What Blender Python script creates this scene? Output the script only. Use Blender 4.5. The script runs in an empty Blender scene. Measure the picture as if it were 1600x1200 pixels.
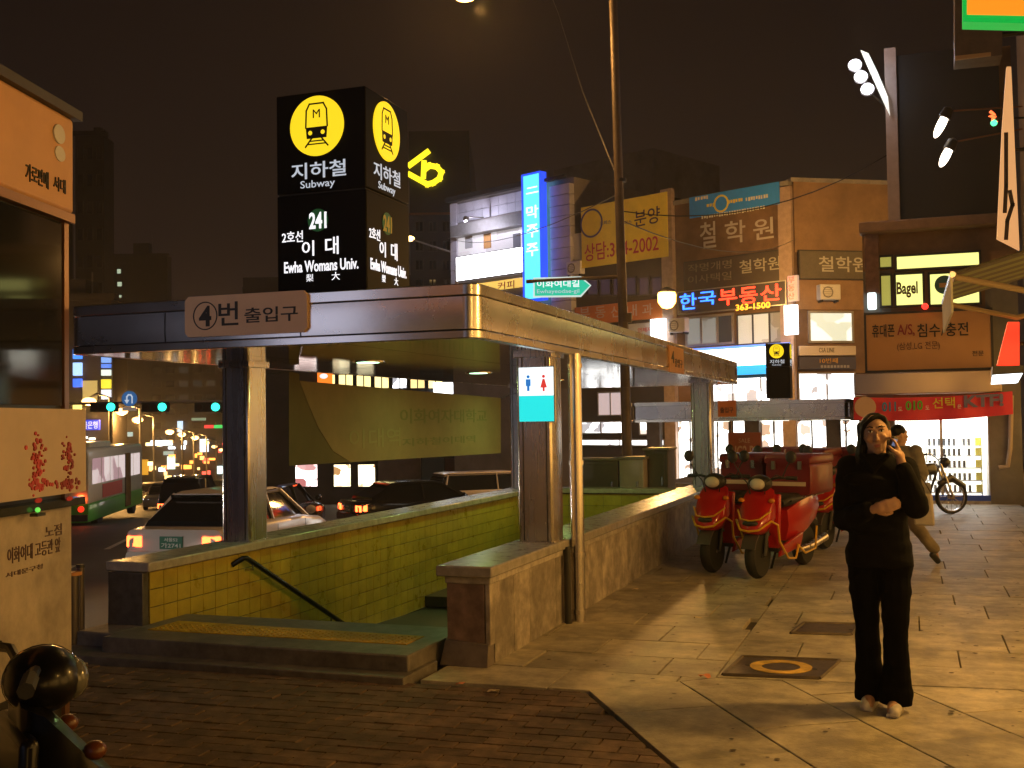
import bpy, bmesh, math, random
from mathutils import Vector, Matrix
random.seed(7)
R = math.radians
scene = bpy.context.scene
COL = scene.collection

# ------------------------------------------------------------------ camera, sky, exposure
F, CAMH = 1750.0, 1.65                      # focal length in photo pixels, eye height
YAW, PITCH, ROLL = R(19.5), math.atan(58/1750), R(.85)
fw = Vector((-math.sin(YAW)*math.cos(PITCH), math.cos(YAW)*math.cos(PITCH), math.sin(PITCH)))
_r0 = Vector((math.cos(YAW), math.sin(YAW), 0)); _u0 = _r0.cross(fw)
rt = _r0*math.cos(ROLL) - _u0*math.sin(ROLL)
up = _u0*math.cos(ROLL) + _r0*math.sin(ROLL)
CAM = Vector((0, 0, CAMH))
cd = bpy.data.cameras.new('camera'); cam = bpy.data.objects.new('camera', cd); COL.objects.link(cam)
cd.sensor_width = 36; cd.lens = 36*F/1600; cd.clip_start = .1; cd.clip_end = 3000
cam.matrix_world = Matrix(((rt.x, up.x, -fw.x, 0), (rt.y, up.y, -fw.y, 0), (rt.z, up.z, -fw.z, CAMH), (0, 0, 0, 1)))
scene.camera = cam

w = bpy.data.worlds.new('World'); scene.world = w; w.use_nodes = True
nt = w.node_tree; bg = nt.nodes['Background']
tc = nt.nodes.new('ShaderNodeTexCoord'); sp = nt.nodes.new('ShaderNodeSeparateXYZ'); cr = nt.nodes.new('ShaderNodeValToRGB')
nt.links.new(tc.outputs['Generated'], sp.inputs[0]); nt.links.new(sp.outputs['Z'], cr.inputs[0]); nt.links.new(cr.outputs[0], bg.inputs[0])
e = cr.color_ramp.elements                  # night sky lit from below by the city, the same all round
e[0].position = 0; e[0].color = (.026, .015, .011, 1)
e[1].position = .5; e[1].color = (.0052, .0030, .0024, 1)
m_ = cr.color_ramp.elements.new(.16); m_.color = (.0125, .0072, .0055, 1)
bg.inputs[1].default_value = 1.0
scene.view_settings.view_transform = 'Standard'; scene.view_settings.look = 'None'
scene.view_settings.exposure = 0; scene.view_settings.gamma = 1; scene.view_settings.use_curve_mapping = False
scene.cycles.use_denoising = True
scene.cycles.max_bounces = 6
scene.cycles.sample_clamp_indirect = 4

# ------------------------------------------------------------------ photo pixel -> point
def ray(x, y): return fw + rt*((x-800)/F) + up*((600-y)/F)
def gd(x, y, D): return CAM + ray(x, y)*D
def gz(x, y, z=0):
    d = ray(x, y); return CAM + d*((z-CAMH)/d.z)
def gx(x, y, X):
    d = ray(x, y); return CAM + d*(X/d.x)
def gy(x, y, Y):
    d = ray(x, y); return CAM + d*(Y/d.y)

# ------------------------------------------------------------------ materials
MATS = {}
def mat(name, col=(.5, .5, .5), rough=.6, metal=0., var=0., scale=6., bump=0., bscale=None, emis=None, es=0., stain=0., alpha=1., trans=0., coat=0., stretch=None, col2=None, rvar=0., spec=None):
    if name in MATS: return MATS[name]
    m = bpy.data.materials.new(name); m.use_nodes = True; MATS[name] = m
    n = m.node_tree; b = n.nodes['Principled BSDF']; L = n.links.new
    b.inputs['Base Color'].default_value = (*col, 1); b.inputs['Roughness'].default_value = rough
    b.inputs['Metallic'].default_value = metal
    if spec is not None: b.inputs['Specular IOR Level'].default_value = spec
    if coat: b.inputs['Coat Weight'].default_value = coat; b.inputs['Coat Roughness'].default_value = .08
    if trans: b.inputs['Transmission Weight'].default_value = trans
    if alpha < 1: b.inputs['Alpha'].default_value = alpha
    if emis: b.inputs['Emission Color'].default_value = (*emis, 1); b.inputs['Emission Strength'].default_value = es
    if var or bump or stain or rvar:
        co = n.nodes.new('ShaderNodeNewGeometry').outputs['Position']
        if stretch:
            mp = n.nodes.new('ShaderNodeMapping'); mp.inputs['Scale'].default_value = stretch; L(co, mp.inputs[0]); co = mp.outputs[0]
        nz = n.nodes.new('ShaderNodeTexNoise'); nz.inputs['Scale'].default_value = scale; nz.inputs['Detail'].default_value = 6; nz.inputs['Roughness'].default_value = .62
        L(co, nz.inputs['Vector'])
        if var or col2:
            r = n.nodes.new('ShaderNodeValToRGB'); L(nz.outputs[0], r.inputs[0])
            c2 = col2 or tuple(min(1, c*(1+var)) for c in col); c1 = col if col2 else tuple(c*(1-var) for c in col)
            r.color_ramp.elements[0].position = .32; r.color_ramp.elements[1].position = .68
            r.color_ramp.elements[0].color = (*c1, 1); r.color_ramp.elements[1].color = (*c2, 1)
            out = r.outputs[0]
            oi = n.nodes.new('ShaderNodeObjectInfo'); mm = n.nodes.new('ShaderNodeMapRange')
            mm.inputs['To Min'].default_value = 1-var*.55; mm.inputs['To Max'].default_value = 1+var*.55
            L(oi.outputs['Random'], mm.inputs[0])
            mx = n.nodes.new('ShaderNodeMix'); mx.data_type = 'RGBA'; mx.blend_type = 'MULTIPLY'; mx.inputs[0].default_value = 1
            L(out, mx.inputs[6]); L(mm.outputs[0], mx.inputs[7]); out = mx.outputs[2]
            if stain:
                n2 = n.nodes.new('ShaderNodeTexNoise'); n2.inputs['Scale'].default_value = scale*.28; n2.inputs['Detail'].default_value = 8; n2.inputs['Roughness'].default_value = .7
                L(co, n2.inputs['Vector'])
                r2 = n.nodes.new('ShaderNodeValToRGB'); L(n2.outputs[0], r2.inputs[0])
                r2.color_ramp.elements[0].position = .42; r2.color_ramp.elements[1].position = .6
                r2.color_ramp.elements[0].color = (1-stain,)*3+(1,); r2.color_ramp.elements[1].color = (1, 1, 1, 1)
                m2 = n.nodes.new('ShaderNodeMix'); m2.data_type = 'RGBA'; m2.blend_type = 'MULTIPLY'; m2.inputs[0].default_value = 1
                L(out, m2.inputs[6]); L(r2.outputs[0], m2.inputs[7]); out = m2.outputs[2]
            L(out, b.inputs['Base Color'])
        if rvar:
            mr = n.nodes.new('ShaderNodeMapRange'); L(nz.outputs[0], mr.inputs[0])
            mr.inputs['To Min'].default_value = max(0, rough-rvar); mr.inputs['To Max'].default_value = min(1, rough+rvar); L(mr.outputs[0], b.inputs['Roughness'])
        if bump:
            n3 = n.nodes.new('ShaderNodeTexNoise'); n3.inputs['Scale'].default_value = bscale or scale*4; n3.inputs['Detail'].default_value = 5; L(co, n3.inputs['Vector'])
            bp = n.nodes.new('ShaderNodeBump'); bp.inputs['Strength'].default_value = bump; bp.inputs['Distance'].default_value = .01
            L(n3.outputs[0], bp.inputs['Height']); L(bp.outputs[0], b.inputs['Normal'])
    return m
def glow(name, col, s=1.):
    if name in MATS: return MATS[name]
    m = bpy.data.materials.new(name); m.use_nodes = True; MATS[name] = m
    b = m.node_tree.nodes['Principled BSDF']; b.inputs['Base Color'].default_value = (*[c*.5 for c in col], 1)
    b.inputs['Roughness'].default_value = .4
    b.inputs['Emission Color'].default_value = (*col, 1); b.inputs['Emission Strength'].default_value = s
    return m
def glowvar(name, col, col2, s=1., scale=3., stretch=None):
    """a lit interior seen through glass: brighter and dimmer goods"""
    if name in MATS: return MATS[name]
    m = glow(name, col, s); n = m.node_tree; b = n.nodes['Principled BSDF']; L = n.links.new
    co = n.nodes.new('ShaderNodeNewGeometry').outputs['Position']
    if stretch:
        mp = n.nodes.new('ShaderNodeMapping'); mp.inputs['Scale'].default_value = stretch; L(co, mp.inputs[0]); co = mp.outputs[0]
    v = n.nodes.new('ShaderNodeTexVoronoi'); v.inputs['Scale'].default_value = scale; v.distance = 'CHEBYCHEV'; L(co, v.inputs['Vector'])
    r = n.nodes.new('ShaderNodeValToRGB'); sx = n.nodes.new('ShaderNodeSeparateColor'); L(v.outputs['Color'], sx.inputs[0]); L(sx.outputs[0], r.inputs[0])
    r.color_ramp.elements[0].position = .12; r.color_ramp.elements[1].position = .5
    r.color_ramp.elements[0].color = (*col2, 1); r.color_ramp.elements[1].color = (*col, 1)
    L(r.outputs[0], b.inputs['Emission Color'])
    return m

# ------------------------------------------------------------------ mesh builder
class MB:
    def __init__(s): s.v = []; s.f = []
    def add(s, vs, fs):
        b = len(s.v); s.v += [tuple(p) for p in vs]; s.f += [tuple(i+b for i in f) for f in fs]; return s
    def box(s, a, b):
        (x0, y0, z0), (x1, y1, z1) = a, b
        x0, x1 = sorted((x0, x1)); y0, y1 = sorted((y0, y1)); z0, z1 = sorted((z0, z1))
        return s.add([(x0,y0,z0),(x1,y0,z0),(x1,y1,z0),(x0,y1,z0),(x0,y0,z1),(x1,y0,z1),(x1,y1,z1),(x0,y1,z1)],
                     [(0,3,2,1),(4,5,6,7),(0,1,5,4),(1,2,6,5),(2,3,7,6),(3,0,4,7)])
    def hexa(s, p):   # 8 corners: bottom 4, top 4
        return s.add(p, [(0,3,2,1),(4,5,6,7),(0,1,5,4),(1,2,6,5),(2,3,7,6),(3,0,4,7)])
    def prism(s, poly, z0, z1):
        n = len(poly); a = sum(poly[i][0]*poly[(i+1)%n][1]-poly[(i+1)%n][0]*poly[i][1] for i in range(n))
        if a < 0: poly = poly[::-1]
        vs = [(x, y, z0) for x, y in poly] + [(x, y, z1) for x, y in poly]
        return s.add(vs, [tuple(range(n-1, -1, -1)), tuple(range(n, 2*n))] + [(i, (i+1)%n, n+(i+1)%n, n+i) for i in range(n)])
    def ext(s, pts, d):  # polygon of 3d points pushed along d
        n = len(pts); d = Vector(d); P = [Vector(p) for p in pts]
        return s.add(P + [p+d for p in P], [tuple(range(n)), tuple(range(2*n-1, n-1, -1))] + [(i, n+i, n+(i+1)%n, (i+1)%n) for i in range(n)])
    def tube(s, pts, r, seg=8, caps=True):
        P = [Vector(p) for p in pts]; n = len(P); rr = r if isinstance(r, (list, tuple)) else [r]*n
        rings = []; prev = None
        for i in range(n):
            t = (P[min(i+1, n-1)]-P[max(i-1, 0)]).normalized()
            if prev is None:
                a = t.cross(Vector((0, 0, 1)))
                if a.length < 1e-3: a = t.cross(Vector((1, 0, 0)))
            else: a = prev - t*prev.dot(t)
            a.normalize(); prev = a; b = t.cross(a)
            rings.append([P[i]+(a*math.cos(q)+b*math.sin(q))*rr[i] for q in [2*math.pi*k/seg for k in range(seg)]])
        return s.loft(rings, caps)
    def loft(s, rings, caps=True):
        k = len(rings[0]); vs = [p for r in rings for p in r]; fs = []
        for i in range(len(rings)-1):
            for j in range(k):
                fs.append((i*k+j, i*k+(j+1)%k, (i+1)*k+(j+1)%k, (i+1)*k+j))
        if caps: fs += [tuple(range(k-1, -1, -1)), tuple((len(rings)-1)*k+j for j in range(k))]
        return s.add(vs, fs)
    def cyl(s, c, r, h, axis=2, seg=16, r2=None):
        c = Vector(c); d = Vector((0, 0, 0)); d[axis] = h/2
        return s.tube([c-d, c+d], [r, r if r2 is None else r2], seg)
    def ball(s, c, r, seg=12, rings=8):
        r = (r, r, r) if not isinstance(r, (tuple, list)) else r
        vs = [(c[0], c[1], c[2]-r[2])]; fs = []
        for i in range(1, rings):
            t = math.pi*i/rings
            for j in range(seg):
                q = 2*math.pi*j/seg; vs.append((c[0]+r[0]*math.sin(t)*math.cos(q), c[1]+r[1]*math.sin(t)*math.sin(q), c[2]-r[2]*math.cos(t)))
        vs.append((c[0], c[1], c[2]+r[2]))
        for j in range(seg): fs.append((0, 1+(j+1)%seg, 1+j))
        for i in range(rings-2):
            for j in range(seg):
                a = 1+i*seg+j; b = 1+i*seg+(j+1)%seg; fs.append((a, b, b+seg, a+seg))
        l = len(vs)-1
        for j in range(seg): fs.append((l, 1+(rings-2)*seg+j, 1+(rings-2)*seg+(j+1)%seg))
        return s.add(vs, fs)
    def lathe(s, prof, c=(0, 0, 0), axis=0, seg=20, close=False):
        """profile of (radius, along) turned about an axis through c"""
        rings = []
        for r, a in prof:
            ring = []
            for k in range(seg):
                q = 2*math.pi*k/seg; p = [0, 0, 0]; p[axis] = a; p[(axis+1)%3] = r*math.cos(q); p[(axis+2)%3] = r*math.sin(q)
                ring.append((p[0]+c[0], p[1]+c[1], p[2]+c[2]))
            rings.append(ring)
        if close: rings.append(rings[0])
        return s.loft(rings, not close)
    def xf(s, M):
        s.v = [tuple(M @ Vector(p)) for p in s.v]; return s

def finish(me, smooth):
    bm = bmesh.new(); bm.from_mesh(me); bmesh.ops.recalc_face_normals(bm, faces=bm.faces); bm.to_mesh(me); bm.free()
    if smooth is not None:
        me.shade_smooth(); me.set_sharp_from_angle(angle=R(smooth))
def obj(name, mb, m, parent=None, smooth=40, bevel=0., kind=None, base=True):
    me = bpy.data.meshes.new(name)
    V = mb.v; off = Vector((0, 0, 0))
    if parent is None and base and V:
        xs = [p[0] for p in V]; ys = [p[1] for p in V]
        off = Vector(((min(xs)+max(xs))/2, (min(ys)+max(ys))/2, min(p[2] for p in V)))
        V = [(p[0]-off.x, p[1]-off.y, p[2]-off.z) for p in V]
    me.from_pydata(V, [], mb.f); finish(me, smooth)
    me.materials.append(m)
    o = bpy.data.objects.new(name, me); COL.objects.link(o); o.location = off
    if bevel:
        bv = o.modifiers.new('bevel', 'BEVEL'); bv.width = bevel; bv.segments = 2; bv.limit_method = 'ANGLE'; bv.angle_limit = R(50)
    if parent is not None: attach(o, parent)
    if kind: o['kind'] = kind
    return o
def local_matrix(o): return Matrix.LocRotScale(o.location, o.rotation_euler, o.scale)
def world_matrix(o):
    M = local_matrix(o)
    if o.parent: M = world_matrix(o.parent) @ o.matrix_parent_inverse @ M
    return M
def attach(o, parent):
    o.parent = parent; o.matrix_parent_inverse = world_matrix(parent).inverted()
def tag(o, label, cat, group=None):
    o['label'] = label; o['category'] = cat
    if group: o['group'] = group
    return o
def thing(name, label, cat, loc=(0, 0, 0), rz=0., group=None):
    o = bpy.data.objects.new(name, None); COL.objects.link(o); o.location = loc; o.rotation_euler = (0, 0, rz)
    o.empty_display_size = .2
    return tag(o, label, cat, group)
def share(name, src, M, parent, loc=None):
    o = bpy.data.objects.new(name, src.data); COL.objects.link(o); o.location = loc or (0, 0, 0)
    if parent is not None: attach(o, parent)
    return o
def copy_tree(o, parent=None):
    c = o.copy(); COL.objects.link(c)
    if parent is not None: c.parent = parent
    for ch in list(o.children): copy_tree(ch, c)
    return c
def lamp(name, loc, watts, col, parent, radius=.12, disc=False):
    l = bpy.data.lights.new(name, 'AREA' if disc else 'POINT'); l.energy = watts; l.color = col
    if disc: l.shape = 'DISK'; l.size = radius*2
    else: l.shadow_soft_size = radius
    o = bpy.data.objects.new(name, l); COL.objects.link(o); o.location = loc; attach(o, parent); return o

# ------------------------------------------------------------------ lettering
_tc = {}
def textmesh(s, bold):
    k = (s, bold)
    if k in _tc: return _tc[k]
    cu = bpy.data.curves.new('t', 'FONT'); cu.body = s; cu.size = 1; cu.resolution_u = 3; cu.offset = bold
    o = bpy.data.objects.new('t', cu); COL.objects.link(o); bpy.context.view_layer.update()
    me = bpy.data.meshes.new_from_object(o.evaluated_get(bpy.context.evaluated_depsgraph_get()))
    V = [(v.co.x, v.co.y) for v in me.vertices]; Fs = [tuple(p.vertices) for p in me.polygons]
    bpy.data.objects.remove(o); bpy.data.curves.remove(cu); bpy.data.meshes.remove(me)
    _tc[k] = (V, Fs); return _tc[k]

class Pl:
    """an upright plane: h runs to the right as seen from its front, n points out of the front"""
    def __init__(s, O, h):
        s.O = Vector((O[0], O[1], 0)); s.h = Vector((h[0], h[1], 0)).normalized(); s.n = Vector((s.h.y, -s.h.x, 0))
    def hit(s, x, y):
        d = ray(x, y); return CAM + d*((s.O-CAM).dot(s.n)/d.dot(s.n))
    def uz(s, x, y):
        p = s.hit(x, y); return (p-s.O).dot(s.h), p.z
    def rect(s, x0, y0, x1, y1):
        ym = (y0+y1)/2; xm = (x0+x1)/2
        return s.uz(x0, ym)[0], s.uz(x1, ym)[0], s.uz(xm, y1)[1], s.uz(xm, y0)[1]
    def P(s, u, z, d=0.): 
        p = s.O + s.h*u + s.n*d; return Vector((p.x, p.y, z))
    def box(s, mb, u0, u1, z0, z1, d0, d1):
        q = [(u0, d0), (u1, d0), (u1, d1), (u0, d1)]
        return mb.hexa([s.P(u, z0, d) for u, d in q] + [s.P(u, z1, d) for u, d in q])
    def frame(s, mb, u0, u1, z0, z1, d0, d1, t):
        s.box(mb, u0, u1, z0, z0+t, d0, d1); s.box(mb, u0, u1, z1-t, z1, d0, d1)
        s.box(mb, u0, u0+t, z0+t, z1-t, d0, d1); s.box(mb, u1-t, u1, z0+t, z1-t, d0, d1); return mb
    def poly(s, mb, pts, d0, d1): return mb.ext([s.P(u, z, d0) for u, z in pts], s.n*(d1-d0))
    def disc(s, mb, u, z, r, d0, d1, seg=32, ry=None):
        ry = ry or r; return s.poly(mb, [(u+r*math.cos(2*math.pi*k/seg), z+ry*math.sin(2*math.pi*k/seg)) for k in range(seg)], d0, d1)
    def ring(s, mb, u, z, r0, r1, d0, d1, seg=36):
        rings = []
        for k in range(seg+1):
            q = 2*math.pi*k/seg; c, t = math.cos(q), math.sin(q)
            rings.append([s.P(u+r0*c, z+r0*t, d0), s.P(u+r1*c, z+r1*t, d0), s.P(u+r1*c, z+r1*t, d1), s.P(u+r0*c, z+r0*t, d1)])
        return mb.loft(rings, False)
    def line(s, mb, pts, t, d0, d1):
        for (a, b) in zip(pts, pts[1:]):
            a, b = Vector(a), Vector(b); q = (b-a).normalized(); n = Vector((-q.y, q.x))*t/2; q = q*t/2
            s.poly(mb, [a-q-n, b+q-n, b+q+n, a-q+n], d0, d1)
        return mb
    def text(s, st, u0, u1, z0, z1, d, m, parent, bold=.02, name='lettering', fit=True, skew=0., thick=.006):
        if any('\uac00' <= c <= '\ud7a3' for c in st): bold = min(bold, .009)
        V, Fs = textmesh(st, bold)
        xs = [p[0] for p in V]; ys = [p[1] for p in V]; x0, x1, y0, y1 = min(xs), max(xs), min(ys), max(ys)
        kx = (u1-u0)/(x1-x0); ky = (z1-z0)/(y1-y0)
        if not fit: kx = ky = min(kx, ky)
        uc, zc = (u0+u1)/2, (z0+z1)/2; mb = MB()
        pos = [s.P(uc+(x-(x0+x1)/2)*kx, zc+(y-(y0+y1)/2)*ky+skew*(x-(x0+x1)/2)*kx, d) for x, y in V]
        mb.add(pos, Fs)
        mb.add([p-s.n*thick for p in pos], [f[::-1] for f in Fs])
        cnt = {}
        for f in Fs:
            for a, b in zip(f, f[1:]+f[:1]): cnt[(a, b)] = cnt.get((a, b), 0)+1
        n = len(pos)
        mb.f += [(b, a, a+n, b+n) for (a, b) in cnt if (b, a) not in cnt]
        return obj(name, mb, m, parent, smooth=None)

FX = Pl((0, 0), (1, 0))
def faceY(Y): return Pl((0, Y), (1, 0))     # front looks towards -Y
def faceX(X): return Pl((X, 0), (0, 1))     # front looks towards +X
def faceXm(X): return Pl((X, 0), (0, -1))   # front looks towards -X (u = -Y)
# ------------------------------------------------------------------ shared materials
STEEL = mat('brushed_steel', (.62, .58, .55), .27, 1., var=.05, scale=9, rvar=.07, stretch=(1, 1, .06))
STEEL2 = mat('steel_fascia', (.72, .70, .69), .27, 1., var=.10, scale=1.6, rvar=.08, bump=.16, bscale=2.0)
SOFFIT = mat('soffit_metal', (.36, .30, .23), .075, 1., var=.12, scale=2., rvar=.05)
GRANITE = mat('granite', (.36, .33, .30), .6, 0, var=.25, scale=14, bump=.12, stain=.3)
GRANITE2 = mat('granite_weathered', (.40, .35, .30), .62, 0, var=.28, scale=9, bump=.15, stain=.45)
COPING = mat('polished_coping', (.34, .32, .30), .22, 0, var=.2, scale=12, rvar=.1)
SLAB = mat('paving_granite', (.44, .39, .29), .55, 0, var=.26, scale=7, bump=.3, bscale=45, stain=.42, rvar=.14)
BRICKM = mat('paving_brick', (.155, .10, .07), .78, 0, var=.4, scale=9, bump=.4, bscale=70, stain=.35)
JOINT = mat('joint_sand', (.06, .05, .04), .95, 0, var=.3, scale=12)
ASPHALT = mat('asphalt', (.055, .052, .05), .62, 0, var=.25, scale=1.2, bump=.25, bscale=90, rvar=.15)
TILE = mat('yellow_tile', (.44, .35, .05), .3, 0, var=.16, scale=5, bump=.06, bscale=20, stain=.12, rvar=.1)
GROUT = mat('tile_grout', (.07, .06, .03), .9, 0, var=.2, scale=10)
TACT = mat('tactile_yellow', (.62, .38, .02), .7, 0, var=.2, scale=8, stain=.25)
BLACK = mat('black_panel', (.004, .004, .0045), .5, spec=.15)
DARK = mat('dark_paint', (.022, .021, .02), .45, var=.2, scale=6)
RUBBER = mat('rubber', (.012, .012, .012), .7)
CHROME = mat('chrome', (.75, .75, .75), .12, 1.)
GREYP = mat('grey_paint', (.22, .21, .20), .5, var=.15, scale=5)
WHITEP = mat('white_paint', (.72, .71, .68), .45, var=.06, scale=4)
GLASSD = mat('dark_glass', (.012, .013, .015), .06)
PRINTB = mat('print_black', (.02, .018, .016), .6)
PRINTW = mat('print_white', (.75, .74, .72), .6)
CONC = mat('concrete', (.30, .28, .26), .8, var=.2, scale=2.5, bump=.15, bscale=20, stain=.3)
LWHITE = glow('lit_white', (.92, .95, 1.), 6.)
LTEXT = glow('lit_lettering_white', (.95, .95, 1.), 1.1)
LDIM = glow('lit_lettering_dim', (.72, .80, .92), .62)
LYEL = glow('lit_yellow', (.98, .72, .015), 1.0)
SOD = (1., .50, .13)

# ------------------------------------------------------------------ ground
def clip(poly, conv):
    n = len(conv); out = poly
    for i in range(n):
        a, b = conv[i], conv[(i+1) % n]; inp = out; out = []
        side = lambda p: (b[0]-a[0])*(p[1]-a[1])-(b[1]-a[1])*(p[0]-a[0])
        for j in range(len(inp)):
            p, q = inp[j], inp[(j+1) % len(inp)]; sp_, sq = side(p), side(q)
            if sp_ >= 0: out.append(p)
            if sp_*sq < 0:
                t = sp_/(sp_-sq); out.append((p[0]+(q[0]-p[0])*t, p[1]+(q[1]-p[1])*t))
        if not out: return []
    return out
def area(p): return abs(sum(p[i][0]*p[(i+1) % len(p)][1]-p[(i+1) % len(p)][0]*p[i][1] for i in range(len(p))))/2

KX = -6.35                                   # kerb line
def pz(x, y):                                # the pavement dips towards the next entrance
    if y < 17.6: return 0.
    t = min(1, (y-17.6)/6.4); t = t*t*(3-2*t); s = min(1, max(0, (-.6-x)/1.6)); return -.5*t*s
E_ = Vector((-math.sin(R(32.5)), math.cos(R(32.5))))
def rz_(x, y):                               # the road runs downhill away from here
    s = E_.x*x + E_.y*y; return -.15 - .045*max(0, s-4)

mb = MB()
for (x0, x1, y0, y1) in [(KX+.14, 9, -14, 7.55), (KX+.14, -5.62, 7.55, 16.75), (-2.86, 9, 7.55, 16.75), (KX+.14, 9, 16.75, 17.6)]:
    mb.add([(x0, y0, -.035), (x1, y0, -.035), (x1, y1, -.035), (x0, y1, -.035)], [(0, 1, 2, 3)])
nx, ny = 22, 26
b0 = len(mb.v)
for j in range(ny+1):
    for i in range(nx+1):
        x = KX+.14 + (9-KX-.14)*i/nx; y = 17.6 + 18.4*j/ny; mb.v.append((x, y, pz(x, y)-.035))
for j in range(ny):
    for i in range(nx):
        a = b0+j*(nx+1)+i; mb.f.append((a, a+1, a+nx+2, a+nx+1))
mb.box((KX+.14, -14, -.05), (KX+.12, 36, -3.2)); mb.box((KX, 36, -.5), (9, 36.1, -4))
pav = obj('pavement', mb, JOINT, None, kind='structure', base=False)

QA = [(-3.0, 6.62), (-1.88, 6.64), (-1.2, 7.2), (-1.2, 17.6), (-3.0, 17.6)]
QB = [(-1.2, 7.2), (1.9, 7.5), (1.9, 17.6), (-1.2, 17.6)]
QC = [(-1.88, 6.62), (.95, 1.97), (1.9, 1.97), (1.9, 7.48), (-1.2, 7.18)]
def slab(poly, th=.04, dz=0., name='paving_slab', m=SLAB, inset=.004):
    cx = sum(p[0] for p in poly)/len(poly); cy = sum(p[1] for p in poly)/len(poly)
    k = MB(); tilt = (random.uniform(-1, 1)*.003, random.uniform(-1, 1)*.003)
    n = len(poly); top = [(x, y, pz(x, y)+dz+tilt[0]*(x-cx)+tilt[1]*(y-cy)) for x, y in poly]
    inn = [(cx+(x-cx)*(1-.008), cy+(y-cy)*(1-.008), z+.003) for x, y, z in top]
    bot = [(x, y, pz(x, y)-th+.006) for x, y in poly]
    vs = bot+top+inn
    k.add(vs, [tuple(range(2*n, 3*n))]+[(i, (i+1) % n, n+(i+1) % n, n+i) for i in range(n)]+[(n+i, n+(i+1) % n, 2*n+(i+1) % n, 2*n+i) for i in range(n)])
    return obj(name, k, m, pav, smooth=None)
g = .005
def field(conv, x0, x1, y0, y1, w, h, jit=.12):
    y = y0; row = 0
    while y < y1-.05:
        hh = h*random.uniform(.9, 1.12); x = x0 - (w*.5 if row % 2 else 0)*random.uniform(.7, 1.2)
        while x < x1-.02:
            ww = w*random.uniform(1-jit, 1+jit)
            a, b = max(x, x0)+g, min(x+ww, x1)-g
            if b-a > .06:
                p = clip([(a, y+g), (b, y+g), (b, min(y+hh, y1)-g), (a, min(y+hh, y1)-g)], conv)
                if len(p) > 2 and area(p) > .004: slab(p, dz=random.uniform(-.0025, .0025))
            x += ww
        y += hh; row += 1
field(QA, -3.0, -1.2, 6.6, 17.6, .82, .58)
field(QB, -1.2, 1.9, 7.2, 17.6, .98, .62)
# the turned field in front, parallel to the brick edge
dv = Vector((.52, -.854)); dn = Vector((.854, .52)); o0 = Vector((-1.88, 6.62)); row = 0
for j in range(6):
    w_ = .62; s0 = -1.2 + (.45 if j % 2 else 0)
    while s0 < 6:
        L_ = random.uniform(.78, 1.0)
        q = [o0+dn*(j*w_+g)+dv*(s0+g), o0+dn*(j*w_+w_-g)+dv*(s0+g), o0+dn*(j*w_+w_-g)+dv*(s0+L_-g), o0+dn*(j*w_+g)+dv*(s0+L_-g)]
        p = [tuple(v) for v in q]
        if sum(p[i][0]*p[(i+1) % 4][1]-p[(i+1) % 4][0]*p[i][1] for i in range(4)) < 0: p = p[::-1]
        p = clip(p, QC)
        if len(p) > 2 and area(p) > .004: slab(p, dz=random.uniform(-.0025, .0025))
        s0 += L_
# far slabs, too flat to tell apart singly
far = MB(); y = 17.6; row = 0
while y < 35:
    x = KX+.15+(.4 if row % 2 else 0)
    while x < 1.9:
        a, b, c, d_ = x+g, min(x+.85, 1.9)-g, y+g, y+.6-g
        if b-a > .1:
            far.add([(a, c, pz(a, c)), (b, c, pz(b, c)), (b, d_, pz(b, d_)), (a, d_, pz(a, d_)), (a, c, pz(a, c)-.03), (b, c, pz(b, c)-.03), (b, d_, pz(b, d_)-.03), (a, d_, pz(a, d_)-.03)],
                    [(0, 1, 2, 3), (0, 4, 5, 1), (1, 5, 6, 2), (2, 6, 7, 3), (3, 7, 4, 0)])
        x += .85
    y += .6; row += 1
obj('distant_slabs', far, SLAB, pav, smooth=None, kind='stuff')
# brick paving
QD = [(-6.2, 1.95), (.94, 1.95), (-1.9, 6.6), (-6.2, 6.36)]
bw, bh = .235, .115; near = []; rest = MB(); a_ = R(2.2); ca, sa = math.cos(a_), math.sin(a_)
for j in range(44):
    for i in range(36):
        x0 = -6.4+i*bw+(bw/2 if j % 2 else 0); y0 = 1.9+j*bh-.2
        q = [(x0+.005, y0+.005), (x0+bw-.005, y0+.005), (x0+bw-.005, y0+bh-.005), (x0+.005, y0+bh-.005)]
        q = clip([(x*ca-y*sa+.15, x*sa+y*ca) for x, y in q], QD)
        if len(q) < 3 or area(q) < .003: continue
        cx = sum(p[0] for p in q)/len(q); cy = sum(p[1] for p in q)/len(q)
        if cx > -5.75 and cy > 6.52 and cx < -3.05: continue
        v = Vector((cx, cy, 0))-CAM; px_ = 800+F*v.dot(rt)/v.dot(fw); py_ = 600-F*v.dot(up)/v.dot(fw)
        vis = 60 < px_ < 1100 and py_ < 1215
        near.append((q, vis))
cnt_ = 0
for q, vis in sorted(near, key=lambda t: not t[1]):
    if vis and cnt_ < 300: slab(q, dz=random.uniform(-.006, .002), name='paving_brick', m=BRICKM); cnt_ += 1
    else:
        n = len(q); dz = random.uniform(-.005, .002)
        rest.add([(x, y, dz) for x, y in q]+[(x, y, -.03) for x, y in q], [tuple(range(n))]+[(i, n+i, n+(i+1) % n, (i+1) % n) for i in range(n)])
obj('outer_paving_bricks', rest, BRICKM, pav, smooth=None, kind='stuff')
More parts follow.
